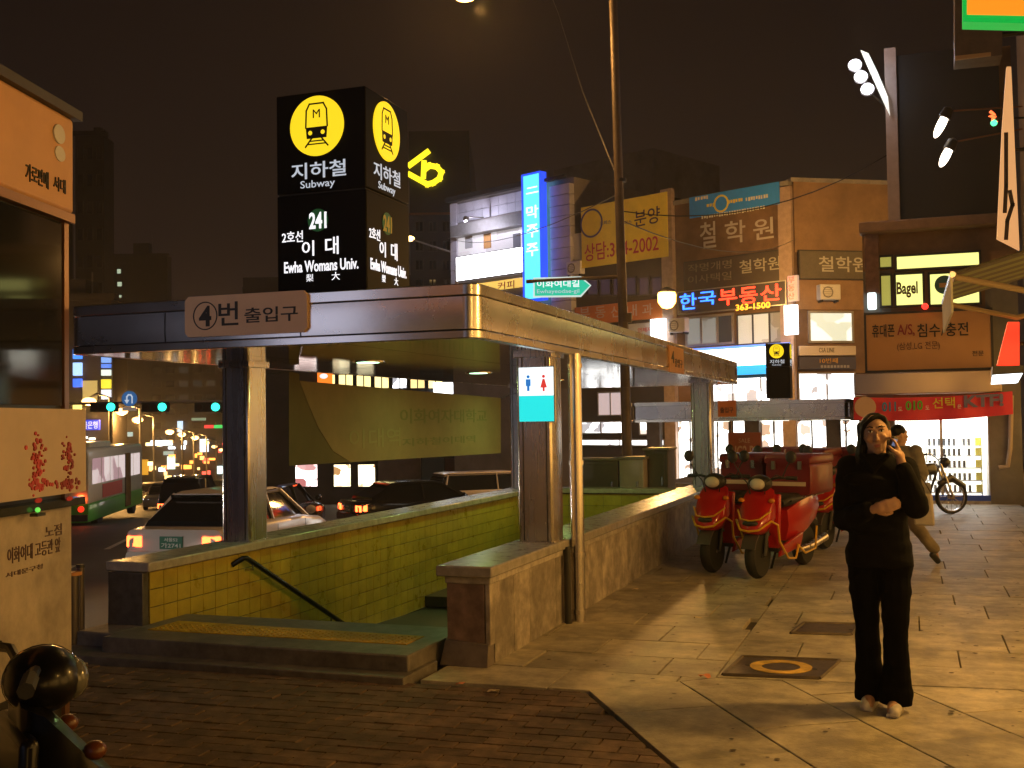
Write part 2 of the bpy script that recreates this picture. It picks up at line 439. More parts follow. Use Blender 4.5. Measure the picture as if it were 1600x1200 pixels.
# strip of slabs between the kiosk and the kerb
for k in range(14):
    for i in range(2):
        x0 = KX+.16+i*.36; y0 = 6.42+k*.72
        if x0 > -6.0 and y0 > 6.9: continue
        if i and y0 > 6.9: continue
        slab([(x0+g, y0+g), (x0+.36-g, y0+g), (x0+.36-g, y0+.72-g), (x0+g, y0+.72-g)])
for k in range(24):
    y0 = -4+k*1.0; q = MB(); q.box((KX, y0+.006, -.6), (KX+.135, y0+.994, .004)); obj('kerb_stone', q, GRANITE, pav, bevel=.012)
for k in range(5):
    p0 = gz(128+k*17, 993-k*5); 
    q = MB(); q.box((p0.x-.1, p0.y-.1, 0), (p0.x+.14, p0.y+.1, .009)); obj('tactile_tile', q, TACT, pav)

# road
mb = MB(); n = 40
def rp(s, t):  # along the road, across to the right
    x = E_.x*s + E_.y*t; y = E_.y*s - E_.x*t; return (x, y, rz_(x, y))
ss = [-60, -20, 0, 4]+[4+14*k for k in range(1, 40)]; ts = [-300, -120, -60, -30, -12, 0, 12, 30, 60, 120, 300]
for s_ in ss:
    for t_ in ts: mb.v.append(rp(s_, t_))
for j in range(len(ss)-1):
    for i in range(len(ts)-1):
        a = j*len(ts)+i; mb.f.append((a, a+1, a+len(ts)+1, a+len(ts)))
road = obj('road', mb, ASPHALT, None, kind='structure', base=False)
LINEW = mat('road_line_white', (.6, .6, .56), .6, var=.15, scale=6, stain=.3); LINEY = mat('road_line_yellow', (.6, .40, .03), .6, var=.15, scale=6, stain=.3)
def dash(s0, s1, t, w_, m, nm='lane_line'):
    q = MB(); P = []
    for s_, t_ in [(s0, t-w_/2), (s1, t-w_/2), (s1, t+w_/2), (s0, t+w_/2)]:
        x, y, z = rp(s_, t_); P.append((x, y, z+.005))
    q.add(P, [(0, 1, 2, 3)]); obj(nm, q, m, road, smooth=None)
for k in range(12):
    for t in (-3.4, -6.8, -13.6): dash(8+k*10, 13+k*10, t, .14, LINEW)
dash(4, 150, -10.2, .14, LINEY); dash(4, 150, -10.55, .14, LINEY)
for k in range(8): dash(70, 74, -16+k*1.4, .6, LINEW, 'crossing_bar')

# ------------------------------------------------------------------ subway entrance
ent = thing('subway_entrance', 'steel-canopied subway stair entrance with yellow tiled walls beneath the black pylon sign', 'entrance', (-4.25, 11.5, 0))
WX0, WX1 = -5.80, -5.50; RX0, RX1 = -3.02, -2.70; YF, YB = 7.10, 16.75; ZT = .60; ZL = .545
# left wall
lw = obj('wall', MB().box((WX0, YF+.06, -3.2), (WX1-.012, YB, ZL)), GROUT, ent)
obj('coping', MB().box((WX0-.05, YF-.0, ZL), (WX1+.05, YB+.06, ZL+.075)), COPING, ent, bevel=.012)
obj('wall_end', MB().box((WX0-.02, YF-.01, 0), (WX1+.0, YF+.06, ZL-.002)), mat('dark_granite', (.08, .075, .07), .4, var=.3, scale=15), ent, bevel=.006)
TW, TH = .172, .136
tb = MB().box((0, .003, .003), (.012, TW-.003, TH-.003)); tile0 = None; tn = 0; rest = MB()
for j in range(int((YB-YF)/TW)):
    for i in range(8):
        y0 = YF+.075+j*TW; z0 = ZL-.008-(i+1)*TH
        if y0+TW > YB: continue
        if tn < 296:
            if tile0 is None:
                tile0 = obj('tile', MB().add(tb.v, tb.f), TILE, lw, bevel=.002); tile0.location = (WX1-.012, y0, z0)
            else:
                o = share('tile', tile0, None, lw, (WX1-.012+random.uniform(-.0008, .0008), y0, z0))
                bv = o.modifiers.new('bevel', 'BEVEL'); bv.width = .002; bv.segments = 1
            tn += 1
        else: rest.box((WX1-.012, y0+.003, z0+.003), (WX1, y0+TW-.003, z0+TH-.003))
obj('distant_tiles', rest, TILE, lw, kind='stuff')
# right wall: granite panels, coping, end pillar
rw = obj('wall', MB().box((RX0+.02, YF+.04, -3.2), (RX1-.025, YB, ZT)), GRANITE, ent)
y = YF+.10; k = 0
while y < YB-.1:
    L_ = [.40, .36, .66][k] if k < 3 else random.uniform(.45, .52)
    y1 = min(y+L_, YB)
    obj('stone_panel', MB().box((RX1-.025, y+.004, .0), (RX1+random.uniform(-.003, .003), y1-.004, ZT-.05)), GRANITE2, rw, bevel=.004); y = y1; k += 1
obj('corner_strip', MB().box((RX1-.03, YF-.004, .14), (RX1+.008, YF+.09, ZT-.05)), GRANITE2, rw, bevel=.006)
obj('end_panel', MB().box((RX0+.01, YF, .14), (RX1-.035, YF+.04, ZT-.05)), mat('reddish_granite', (.22, .15, .125), .45, var=.3, scale=12, stain=.3), rw, bevel=.004)
obj('plinth', MB().hexa([(RX0-.03, YF-.05, 0), (RX1+.0, YF-.05, 0), (RX1, YF+.09, 0), (RX0-.03, YF+.09, 0), (RX0, YF-.015, .17), (RX1-.002, YF-.015, .15), (RX1-.002, YF+.09, .15), (RX0, YF+.09, .2)]), mat('plinth_granite', (.12, .10, .09), .5, var=.3, scale=10), rw, bevel=.006)
obj('string_course', MB().box((RX0+.0, YF-.01, ZT-.05), (RX1+.014, YB, ZT)), GRANITE, rw, bevel=.008)
obj('coping', MB().box((RX0-.05, YF-.05, ZT), (RX1+.04, YB+.06, ZT+.075)), COPING, ent, bevel=.012)
# rear wall
bw_ = obj('wall', MB().box((WX1, YB-.28, -3.2), (RX0+.02, YB, ZT-.06)), GROUT, ent)
obj('coping', MB().box((WX1+.05, YB-.34, ZT-.06), (RX0-.05, YB+.05, ZT+.015)), COPING, ent, bevel=.01)
t2 = obj('tile', MB().box((0, -.012, 0), (TW*1.6-.006, 0, TH*1.3-.006)), TILE, bw_)
first = True
for i in range(3):
    for j in range(9):
        L0 = (WX1+.01+j*TW*1.6, YB-.28, ZT-.07-(i+1)*TH*1.3)
        if first: t2.location = L0; first = False
        else: share('tile', t2, None, bw_, L0)
obj('stairwell_side', MB().box((RX0+.0, YF+.45, -3.2), (RX0+.02, YB-.28, ZT-.01)), TILE, ent)
# platform and stairs
PL = mat('step_granite', (.17, .155, .14), .5, var=.3, scale=10, bump=.1, stain=.3)
obj('base_slab', MB().box((-6.0, 6.46, -.03), (-3.04, 7.0, .045)), PL, ent, bevel=.008)
obj('platform', MB().box((-5.49, 6.62, -.02), (-3.08, 7.62, .15)), PL, ent, bevel=.012)
obj('platform', MB().box((-5.86, 6.78, -.02), (-5.495, 7.095, .145)), PL, ent, bevel=.012)
ts = obj('tactile_strip', MB().prism([(-5.33, 6.93), (-3.24, 6.93), (-3.24, 7.23), (-5.33, 7.30)], .148, .156), TACT, ent)
dm = MB()
for i in range(41):
    for j in range(5): dm.cyl((-5.28+i*.05, 6.965+j*.052, .158), .012, .006, seg=8, r2=.008)
obj('studs', dm, TACT, ts, kind='stuff')
for k in range(14):
    obj('stair', MB().box((WX1+.002, 7.62+k*.29, -3.1), (RX0-.002, 7.62+(k+1)*.29, .15-(k+1)*.165)), PL, ent, bevel=.008)
obj('landing', MB().box((WX1+.002, 7.62+14*.29, -3.2), (RX0-.002, YB-.3, .15-15*.165)), PL, ent)
# handrail
a = gx(385, 872, -5.42); b = gx(530, 970, -5.42); d_ = (b-a)
hr = obj('handrail', MB().tube([a+Vector((-.08, -.10, -.05)), a+Vector((0, -.05, .005)), a, a+d_*.6, a+d_*2.4], .024, 10), mat('rail_dark', (.05, .055, .05), .25, .9), ent)
for t in (.06, .9, 1.8):
    c = a+d_*t; obj('bracket', MB().tube([c, c+Vector((0, 0, -.06)), c+Vector((-.08, 0, -.07))], .011, 8), STEEL, hr)
# columns
for (x0, x1, y0) in [(WX0+.02, WX1-.0, 8.55), (RX0+.03, RX1-.0, 8.55), (WX0+.02, WX1, 16.2), (RX0+.03, RX1, 16.2), (WX0+.02, WX1, 12.4)]:
    if y0 == 12.4: continue
    zt = 2.21; ZC = (ZL if x0 < -4 else ZT); c = obj('column', MB().box((x0, y0, ZC+.07), (x1, y0+.30, zt)), STEEL, ent, bevel=.02)
    obj('base_plate', MB().box((x0-.012, y0-.012, ZC+.07), (x1+.012, y0+.312, ZC+.085)), STEEL, c)
    for u in (.045, .235): obj('groove_strip', MB().box((x0+u*(x1-x0)/.28, y0-.006, ZC+.09), (x0+u*(x1-x0)/.28+.008, y0+.001, zt-.02)), DARK, c)
    obj('capital', MB().box((x0-.02, y0-.02, zt-.05), (x1+.02, y0+.32, zt-.001)), STEEL, c, bevel=.006)
# canopy
CX0, CX1, CY0, CY1, CZ0, CZ1 = -5.86, -2.60, 6.70, 18.35, 2.19, 2.545
rc = .10
def rrect(x0, x1, y0, y1, r, seg=6):
    P = []
    for cx, cy, a0 in [(x1-r, y0+r, -90), (x1-r, y1-r, 0), (x0+r, y1-r, 90), (x0+r, y0+r, 180)]:
        for k in range(seg+1):
            q = R(a0+90*k/seg); P.append((cx+r*math.cos(q), cy+r*math.sin(q)))
    return P
can = obj('canopy', MB().prism(rrect(CX0+.03, CX1-.03, CY0+.03, CY1-.03, rc), CZ0+.012, CZ1-.02), DARK, ent)
for nm, z0, z1, dd in [('lower_band', CZ0, CZ0+.055, 0.), ('upper_band', CZ1-.075, CZ1, 0.)]:
    ro, ri = rrect(CX0+dd, CX1-dd, CY0+dd, CY1-dd, rc), rrect(CX0+.06, CX1-.06, CY0+.06, CY1-.06, rc-.04)
    n = len(ro); rings = [[(*o_, z0), (*o_, z1), (*i_, z1), (*i_, z0)] for o_, i_ in zip(ro, ri)]
    q = MB().loft(rings+[rings[0]], False); obj(nm, q, STEEL2, can, bevel=.006)
za, zb = CZ0+.062, CZ1-.082
fr = [(CX0+rc, -5.0), (-4.995, -3.9), (-3.895, CX1-rc)]
def bulged(a, b, out, inn, axis):
    """sheet-metal panel that bellies out a little; out/inn are the edge planes along the axis"""
    sg_ = 1 if out > inn else -1; rings = []; N = 9
    for u in (a, b):
        r = []
        for k in range(N):
            t = k/(N-1); d = out+sg_*.005*(1-(2*t-1)**2); z = za+(zb-za)*t; r.append((d, u, z) if axis == 0 else (u, d, z))
        r += [(inn, u, zb) if axis == 0 else (u, inn, zb), (inn, u, za) if axis == 0 else (u, inn, za)]
        rings.append(r)
    return MB().loft(rings)
for a, b in fr: obj('fascia_panel', bulged(a+.003, b-.003, CY0+.006, CY0+.04, 1), STEEL2, can)
for k in range(6):
    a = CY0+rc+k*(CY1-CY0-2*rc)/6; b = CY0+rc+(k+1)*(CY1-CY0-2*rc)/6
    obj('fascia_panel', bulged(a+.003, b-.003, CX1-.006, CX1-.04, 0), STEEL2, can)
    obj('fascia_panel', MB().box((CX0+.004, a+.003, za), (CX0+.04, b-.003, zb)), STEEL2, can)
obj('fascia_panel', MB().box((CX0+rc, CY1-.04, za), (CX1-rc, CY1-.004, zb)), STEEL2, can)
for cx, cy in [(CX0+rc, CY0+rc), (CX1-rc, CY0+rc), (CX1-rc, CY1-rc), (CX0+rc, CY1-rc)]:
    obj('corner_panel', MB().cyl((cx, cy, (za+zb)/2), rc-.004, zb-za, seg=24), STEEL2, can)
for k in range(8):
    y0 = CY0+.07+k*(CY1-CY0-.14)/8; y1 = CY0+.07+(k+1)*(CY1-CY0-.14)/8
    for x0, x1 in [(CX0+.07, -4.85), (-4.845, -3.62), (-3.615, CX1-.07)]:
        obj('soffit_panel', MB().box((x0+.003, y0+.003, CZ0+.002), (x1-.003, y1-.003, CZ0+.02)), SOFFIT, can)
GREENL = glow('downlight_green', (.55, 1., .62), 7.)
for k, (x, y) in enumerate([(-4.5, 8.9), (-4.5, 11.6), (-4.5, 14.4)]):
    dl = obj('downlight', MB().lathe([(.15, CZ0-.004), (.15, CZ0+.004), (.10, CZ0+.004), (.10, CZ0-.004)], (x, y, 0), 2, 24, True), STEEL, can)
    obj('diffuser', MB().cyl((x, y, CZ0-.002), .10, .006, seg=24), GREENL, dl)
    lamp('downlight_lamp', (x, y, CZ0-.010), [5, 11, 18][k], (.62, 1., .26), ent, .09, True)
# unseen tubes, assumed from the green light, lighting the stair well from below
for k in range(2):
    t_ = obj('stairwell_lamp', MB().box((-4.5, 12.6+k*1.6, -.62), (-4.2, 13.9+k*1.6, -.55)), glow('tube_green', (.7, 1., .55), 5.), ent)
    lamp('stairwell_glow', (-4.35, 13.2+k*1.6, -.63), 55, (.55, 1., .22), ent, .25, True)
obj('stairwell_ceiling', MB().box((WX1+.002, 12.3, -.54), (RX0, YB-.3, -.42)), DARK, ent)
# downpipe beside the wall
dp = obj('downpipe', MB().tube([(-2.60, 8.90, 0), (-2.60, 8.90, 2.2)], .055, 14), STEEL, ent)
for z in (.08, .55, 1.3, 2.1): obj('pipe_clamp', MB().cyl((-2.60, 8.90, z), .064, .035, seg=14), STEEL, dp)
obj('drain_pipe', MB().tube([(-2.655, 8.78, 0), (-2.655, 8.78, .62)], .03, 10), DARK, ent)

# exit board on the fascia
sg = thing('exit_sign', 'cream exit number board fixed to the front edge of the steel canopy', 'sign', (-4.32, 6.68, 2.28))
pl = faceY(6.675); CREAM = mat('cream_board', (.60, .42, .27), .45, var=.06, scale=5)
q = MB(); u0, u1, z0, z1 = -4.81, -3.83, 2.275, 2.56; c = .03
pl.poly(q, [(u0+c, z0), (u1-c, z0), (u1, z0+c), (u1, z1-c), (u1-c, z1), (u0+c, z1), (u0, z1-c), (u0, z0+c)], -.03, .0)
obj('board', q, CREAM, sg); q = MB(); pl.ring(q, -4.64, 2.42, .092, .10, 0, .003); obj('number_ring', q, PRINTB, sg)
pl.text('4', -4.69, -4.59, 2.345, 2.49, .004, PRINTB, sg, bold=.03)
pl.text('번', -4.53, -4.37, 2.345, 2.51, .004, PRINTB, sg, bold=.025)
pl.text('출입구', -4.32, -3.90, 2.355, 2.46, .004, PRINTB, sg, bold=.025)
# the small exit plate on the long side
s2 = thing('exit_plate', 'small orange exit plate on the long side of the canopy above the downpipe', 'sign', (CX1+.01, 13.1, 2.2))
px = faceX(CX1+.012); q = MB(); px.box(q, 12.75, 13.6, 2.19, 2.50, -.012, .004); obj('plate', q, mat('orange_plate', (.45, .22, .08), .5, var=.1), s2)
px.text('4', 12.85, 13.0, 2.30, 2.44, .008, PRINTB, s2); px.text('출입구', 13.05, 13.5, 2.26, 2.36, .008, PRINTB, s2)
# toilet sign on the right front column
ts_ = thing('toilet_sign', 'small lit white and turquoise toilet sign on the front right canopy column', 'sign', (-2.815, 8.5, 1.64))
pl = faceY(8.54); q = MB(); pl.box(q, -2.965, -2.675, 1.645, 1.85, -.03, 0); obj('turquoise_panel', q, glow('lit_turquoise', (.02, .78, .80), 1.0), ts_)
q = MB(); pl.box(q, -2.965, -2.675, 1.852, 2.08, -.03, 0); obj('white_panel', q, glow('lit_pale', (.82, .97, 1.), 1.3), ts_)
q = MB(); pl.frame(q, -2.975, -2.665, 1.635, 2.09, -.035, -.005, .01); obj('casing', q, STEEL, ts_)
for u, m in [(-2.885, glow('pict_blue', (.03, .25, .8), .7)), (-2.755, glow('pict_red', (.9, .06, .05), .7))]:
    q = MB(); pl.disc(q, u, 2.005, .013, 0, .004, 12)
    if u < -2.8: pl.poly(q, [(u-.02, 1.985), (u-.02, 1.93), (u-.01, 1.93), (u-.01, 1.89), (u+.01, 1.89), (u+.01, 1.93), (u+.02, 1.93), (u+.02, 1.985)], 0, .004)
    else: pl.poly(q, [(u-.008, 1.985), (u-.028, 1.915), (u-.008, 1.915), (u-.008, 1.885), (u+.008, 1.885), (u+.008, 1.915), (u+.028, 1.915), (u+.008, 1.985)], 0, .004)
    obj('pictogram', q, m, ts_)
# hanging banner inside the far edge
bn = thing('canopy_banner', 'olive cloth banner strung along the road side of the canopy with curved dark edge', 'banner', (-5.6, 12, 1.2))
px = faceX(-5.62); CL = mat('banner_cloth', (.22, .155, .085), .85, var=.08, scale=4, bump=.1, bscale=10); CL2 = mat('banner_cloth_dark', (.11, .08, .038), .85, var=.08, scale=4)
pts = []; N = 12
cur = [(gx(x, y, -5.62).y, gx(x, y, -5.62).z) for x, y in [(468, 595), (480, 628), (497, 668), (520, 705), (548, 722)]]
yb0 = gx(452, 580, -5.62); yb1 = gx(452, 728, -5.62); ye0 = gx(782, 622, -5.62); ye1 = gx(782, 708, -5.62)
def sheet(P, d):
    q = MB(); px.poly(q, P, d, d+.004); return q
obj('cloth', sheet(cur+[(ye1.y, ye1.z), (ye0.y, ye0.z)], .0), CL, bn); obj('edge_cloth', sheet([(yb0.y, yb0.z)]+[(cur[0][0], yb0.z-.02)]+cur+[(yb1.y, yb1.z)], -.006), CL2, bn)
pm = mat('banner_print', (.145, .13, .055), .85); pm2 = mat('banner_print_pale', (.24, .19, .10), .85)
for (x0, y0, x1, y1, m, st) in [(625, 640, 760, 662, pm, '이화여자대학교'), (628, 680, 742, 698, pm, '지하철이대역'), (545, 668, 625, 702, pm2, '이대역')]:
    p0 = gx(x0, y1, -5.62); p1 = gx(x1, y0, -5.62); px.text(st, p0.y, p1.y, min(p0.z, p1.z), max(p0.z, p1.z), .006, m, bn, bold=.01)
obj('cord', MB().tube([(-5.6, yb0.y, yb0.z), (-5.6, 8.86, 2.1)], .006, 6), DARK, bn)
obj('cord', MB().tube([(-5.6, ye0.y, ye0.z), (-5.6, 16.19, 2.1)], .006, 6), DARK, bn)

# ------------------------------------------------------------------ pylon signs
def pylon(name, label, x0, y0, wd, z0, zs, z1, full):
    t = thing(name, label, 'sign', (x0+wd/2, y0+wd/2, z0))
    obj('foot', MB().box((x0+.06, y0+.06, z0), (x0+wd-.06, y0+wd-.06, z0+.06)), STEEL, t)
    obj('lower_box', MB().box((x0, y0, z0+.05), (x0+wd, y0+wd, zs-.006)), BLACK, t, bevel=.012)
    obj('upper_box', MB().box((x0, y0, zs+.006), (x0+wd, y0+wd, z1)), BLACK, t, bevel=.012)
    obj('seam', MB().box((x0+.015, y0+.015, zs-.006), (x0+wd-.015, y0+wd-.015, zs+.006)), DARK, t)
    for pl, u0 in [(faceY(y0), x0), (faceX(x0+wd), y0)]:
        k = wd/.88; U = lambda a: u0+a*k; Z = lambda a: zs+a*k
        q = MB(); pl.disc(q, U(.41), Z(.585), .265*k, -.01, .010, 48); di = obj('disc', q, LYEL, t)
        q = MB()   # train seen from the front
        ro = [(-.085, -.02), (-.08, .10), (-.055, .145), (.055, .145), (.08, .10), (.085, -.02), (.078, -.10), (-.078, -.10)]
        P = [(U(.41)+a*k*1.25, Z(.60)+b*k*1.25) for a, b in ro]
        pl.line(q, P[:6], .014*k, .010, .013)
        pl.poly(q, [P[0], P[7], P[6], P[5]], .010, .013)
        pl.line(q, [(U(.36), Z(.475)), (U(.30), Z(.405))], .014*k, .010, .013); pl.line(q, [(U(.46), Z(.475)), (U(.52), Z(.405))], .014*k, .010, .013)
        pl.line(q, [(U(.345), Z(.452)), (U(.475), Z(.452))], .011*k, .010, .013); pl.line(q, [(U(.32), Z(.425)), (U(.50), Z(.425))], .011*k, .010, .013)
        obj('train_symbol', q, PRINTB, di)
        q = MB()
        for s_ in (-1, 1): pl.disc(q, U(.41+s_*.062), Z(.525), .02*k, .0125, .0145, 14)
        obj('headlamps', q, LYEL, di)
        pl.text('M', U(.375), U(.445), Z(.655), Z(.73), .0135, PRINTB, di, bold=.0)
        pl.text('지하철', U(.15), U(.69), Z(.125), Z(.27), .004, LDIM, t, bold=.03)
        pl.text('Subway', U(.24), U(.58), Z(.025), Z(.11), .004, LDIM, t, bold=.0)
        if full:
            q = MB(); pl.disc(q, U(.41), Z(-.245), .10*k, -.004, .003, 28); obj('number_disc', q, glow('line_green', (.02, .11, .03), .35), t)
            side = abs(pl.n.x) > .5
            pl.text('241', U(.325), U(.495), Z(-.32), Z(-.175), .006, glow('number_dim', (.30, .17, .02), .7) if side else LTEXT, t, bold=.03)
            pl.text('2호선', U(.05), U(.26), Z(-.425), Z(-.325), .004, LTEXT, t, bold=.015)
            pl.text('이', U(.25), U(.37), Z(-.555), Z(-.42), .004, LTEXT, t, bold=.03); pl.text('대', U(.48), U(.61), Z(-.555), Z(-.40), .004, LTEXT, t, bold=.03)
            pl.text('Ewha Womans Univ.', U(.07), U(.80), Z(-.695), Z(-.595), .004, LTEXT, t, bold=.018)
            pl.text('梨', U(.29), U(.36), Z(-.78), Z(-.715), .004, LTEXT, t, bold=.0); pl.text('大', U(.54), U(.62), Z(-.78), Z(-.71), .004, LTEXT, t, bold=.0)
    return t
pylon('pylon_sign', 'tall black subway pylon sign with yellow train discs, numbered 241, on the canopy', -5.30, 8.72, .89, CZ1-.02, 3.70, 4.60, True)
# ------------------------------------------------------------------ helpers for buildings
def block(name, label, pl, u0, u1, z0, z1, depth, m, cat='building'):
    p = pl.P((u0+u1)/2, z0, -depth/2); t = thing(name, label, cat, p)
    q = MB(); pl.box(q, u0, u1, z0, z1, -depth, 0); obj('wall', q, m, t); return t
FRAME_A = mat('window_frame_alu', (.45, .44, .42), .4, .6, var=.1)
FRAME_D = mat('window_frame_dark', (.03, .028, .026), .5)
def window(pl, u0, u1, z0, z1, t, pane, frame=FRAME_A, nx=2, th=.05, d=.0):
    q = MB(); pl.frame(q, u0, u1, z0, z1, d, d+.07, th)
    for k in range(1, nx):
        u = u0+(u1-u0)*k/nx; pl.box(q, u-th/2, u+th/2, z0+th, z1-th, d, d+.065)
    w_ = obj('window', q, frame, t)
    for k in range(nx):
        a = u0+(u1-u0)*k/nx+th/2; b = u0+(u1-u0)*(k+1)/nx-th/2
        q = MB(); pl.box(q, a, b, z0+th*.7, z1-th*.7, d+.002, d+.03); obj('pane', q, pane[k % len(pane)] if isinstance(pane, list) else pane, w_)
    return w_
def sign(name, label, pl, x0, y0, x1, y1, m, depth=.12, d0=.02, cat='sign', frame=None, group=None):
    u0, u1, z0, z1 = pl.rect(x0, y0, x1, y1)
    t = thing(name, label, cat, pl.P((u0+u1)/2, z0, d0), 0, group)
    q = MB(); pl.box(q, u0, u1, z0, z1, d0, d0+depth); obj('panel', q, m, t, bevel=min(.02, depth/4))
    if frame is not None:
        q = MB(); pl.frame(q, u0-.02, u1+.02, z0-.02, z1+.02, d0-.005, d0+depth+.012, .04); obj('frame', q, frame, t)
    return t, (u0, u1, z0, z1), d0+depth
def put(pl, st, x0, y0, x1, y1, d, m, t, bold=.02, skew=0.):
    u0, u1, z0, z1 = pl.rect(x0, y0, x1, y1); return pl.text(st, u0, u1, z0, z1, d, m, t, bold=bold, skew=skew)
BROWN = mat('brown_render', (.20, .115, .06), .8, var=.2, scale=1.5, bump=.15, bscale=12, stain=.3)
BROWN2 = mat('tan_tile_wall', (.33, .20, .10), .7, var=.16, scale=1.3, bump=.1, bscale=10, stain=.25)
DARKB = mat('dark_wall', (.045, .038, .034), .8, var=.25, scale=.8)
DARKB2 = mat('dark_wall_glazed', (.03, .03, .032), .4, var=.25, scale=.5)
ORANGES = mat('orange_board', (.55, .17, .035), .5, var=.06, scale=2)
PANELW = mat('white_cladding', (.60, .58, .64), .35, var=.08, scale=2)
GREYB = mat('grey_render', (.26, .23, .22), .8, var=.15, scale=1, stain=.2)

# ------------------------------------------------------------------ lamp post behind the entrance
D = 20.; base = gd(981, 700, D); base.z = pz(base.x, base.y)
lp = thing('street_lamp', 'tall leaning sodium street lamp carrying a road-name arrow behind the canopy', 'lamp post', base)
top = gd(956, -60, D); POLE = mat('pole_paint', (.15, .11, .08), .5, .2, var=.2, scale=3, stain=.3)
obj('pole', MB().tube([base, base.lerp(top, .3), top], [.095, .085, .07], 14), POLE, lp)
obj('foot', MB().cyl((base.x, base.y, base.z+.12), .16, .24, seg=14), POLE, lp)
hd = gd(728, 1, D)
obj('arm', MB().tube([top, top+Vector((0, 0, .3))+(hd-top)*.12, top+(hd-top)*.55+Vector((0, 0, .62)), hd+Vector((0, 0, .22))], [.05, .045, .04, .035], 10), POLE, lp)
lh = obj('lamp_head', MB().ball((hd.x, hd.y, hd.z+.17), (.36, .22, .11), 16, 8), GREYP, lp)
obj('lens', MB().ball((hd.x, hd.y, hd.z+.09), (.22, .15, .10), 16, 8), glow('sodium_lens', (1., .50, .10), 22.), lh)
lamp('sodium_light', (hd.x, hd.y, hd.z-.12), 900, SOD, lp, .12)
p0 = gd(978, 432, D); p1 = gd(822, 440, D)
obj('sign_arm', MB().tube([p0, p1], .035, 10), POLE, lp)
obj('collar', MB().cyl(tuple(gd(977, 497, D)), .12, .16, seg=14), POLE, lp); obj('collar', MB().cyl(tuple(gd(970, 282, D)), .10, .06, seg=14), DARK, lp)
pn = Pl((p0.x, p0.y), ((p0-p1).x, (p0-p1).y))
ra = thing('road_name_sign', 'green arrow-shaped road name sign hanging from the lamp post arm', 'sign', pn.P(-1.3, p0.z-.4))
A = [pn.uz(x, y) for x, y in [(833, 434), (908, 432), (924, 446), (908, 464), (833, 465)]]
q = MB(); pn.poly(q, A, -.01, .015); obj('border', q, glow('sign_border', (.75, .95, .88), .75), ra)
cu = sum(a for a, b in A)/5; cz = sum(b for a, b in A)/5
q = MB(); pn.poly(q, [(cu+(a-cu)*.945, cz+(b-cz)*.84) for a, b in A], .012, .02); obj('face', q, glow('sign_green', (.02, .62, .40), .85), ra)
put(pn, '이화여대길', 839, 438, 905, 449, .024, LTEXT, ra, .02); put(pn, 'Ewhayeodae-gil', 839, 452, 905, 460, .024, LDIM, ra, 0.)
for x in (850, 900): obj('hanger', MB().tube([gd(x, 436, D), gd(x, 442, D)], .012, 6), POLE, ra)
cb = thing('overhead_cable', 'thin overhead cable running down to the street lamp pole', 'cable', gd(960, 276, D))
a = gd(966, 281, D); b = gd(872, 20, 30); b2 = gd(840, -60, 34)
obj('wire', MB().tube([a, a.lerp(b, .5)+Vector((0, 0, -.25)), b, b2], .012, 6), GREYP, cb)

# ------------------------------------------------------------------ brown corner building and its signs
co = gd(1234, 300, 40.)
PB = Pl((co.x, co.y), (.910, -.415)); PR = Pl((co.x, co.y), (.853, .522))
ul = PB.uz(1057, 450)[0]; ur = PR.uz(1420, 450)[0]; zt = PB.uz(1225, 291)[1]
bb = thing('corner_building', 'brown three-storey corner building with fortune teller and estate agent signs', 'building', (co.x, co.y, -2))
PP = [PB.P(ul, 0), PB.P(0, 0), PR.P(ur, 0), PR.P(ur, 0, -9), PB.P(ul, 0, -10)]
obj('wall', MB().prism([(p.x, p.y) for p in PP], -2.6, zt), BROWN, bb)
q = MB(); PR.box(q, .12, ur, PR.uz(1300, 395)[1], zt+.12, 0, .05); obj('upper_cladding', q, BROWN2, bb)
q = MB(); PB.box(q, ul, 0, zt, zt+.16, -.3, .12); obj('parapet', q, CONC, bb)
q = MB(); PR.box(q, .0, ur, zt+.12, zt+.26, -.3, .12); obj('parapet', q, CONC, bb)
q = MB(); PB.box(q, -.42, .10, 0, zt-.05, .0, .14); obj('corner_pilaster', q, mat('pilaster', (.34, .25, .2), .6, var=.15), bb)
q = MB(); PR.box(q, ur*.0+.12, ur, PR.uz(1300, 484)[1], PR.uz(1300, 438)[1], .0, .04); obj('spandrel', q, BROWN2, bb)
INT1 = glowvar('office_interior', (.80, .80, .66), (.40, .40, .33), .55, 1.1); INT2 = glowvar('office_dim', (.36, .38, .35), (.10, .10, .09), .5, 1.4)
INT3 = glowvar('bright_room', (.95, 1., .86), (.55, .62, .48), 1.05, 1.2); SHOPW = glowvar('shop_white', (.98, 1., 1.), (.11, .11, .12), 4.5, 2.4)
SHOPY = glowvar('shop_warm', (1., .97, .88), (.10, .07, .055), 5., 2.8); 
u0, u1, z0, z1 = PB.rect(1072, 492, 1148, 540); window(PB, u0, u1, z0, z1, bb, [INT2, INT2, glow('dark_pane', (.05, .05, .05), .4)], FRAME_A, 3, .09)
u0, u1, z0, z1 = PB.rect(1152, 488, 1230, 538); window(PB, u0, u1, z0, z1, bb, [INT1, INT1, INT2], FRAME_D, 3, .06)
u0, u1, z0, z1 = PR.rect(1262, 486, 1333, 536); window(PR, u0, u1, z0, z1, bb, [INT3], FRAME_A, 1, .08)
u0, u1, z0, z1 = PR.rect(1246, 582, 1336, 632); window(PR, u0, u1, z0, z1, bb, [SHOPW], FRAME_A, 2, .05)
u0, u1, z0, z1 = PB.rect(1104, 589, 1236, 632); window(PB, u0, u1, z0, z1, bb, [SHOPW], FRAME_A, 3, .05)
for (a, b) in [(1060, 1101), (1103, 1143), (1146, 1187), (1190, 1233)]:
    u0, u1, z0, z1 = PB.rect(a, 655, b, 772); window(PB, u0, u1, z0, z1, bb, [SHOPY], FRAME_D, 2, .06)
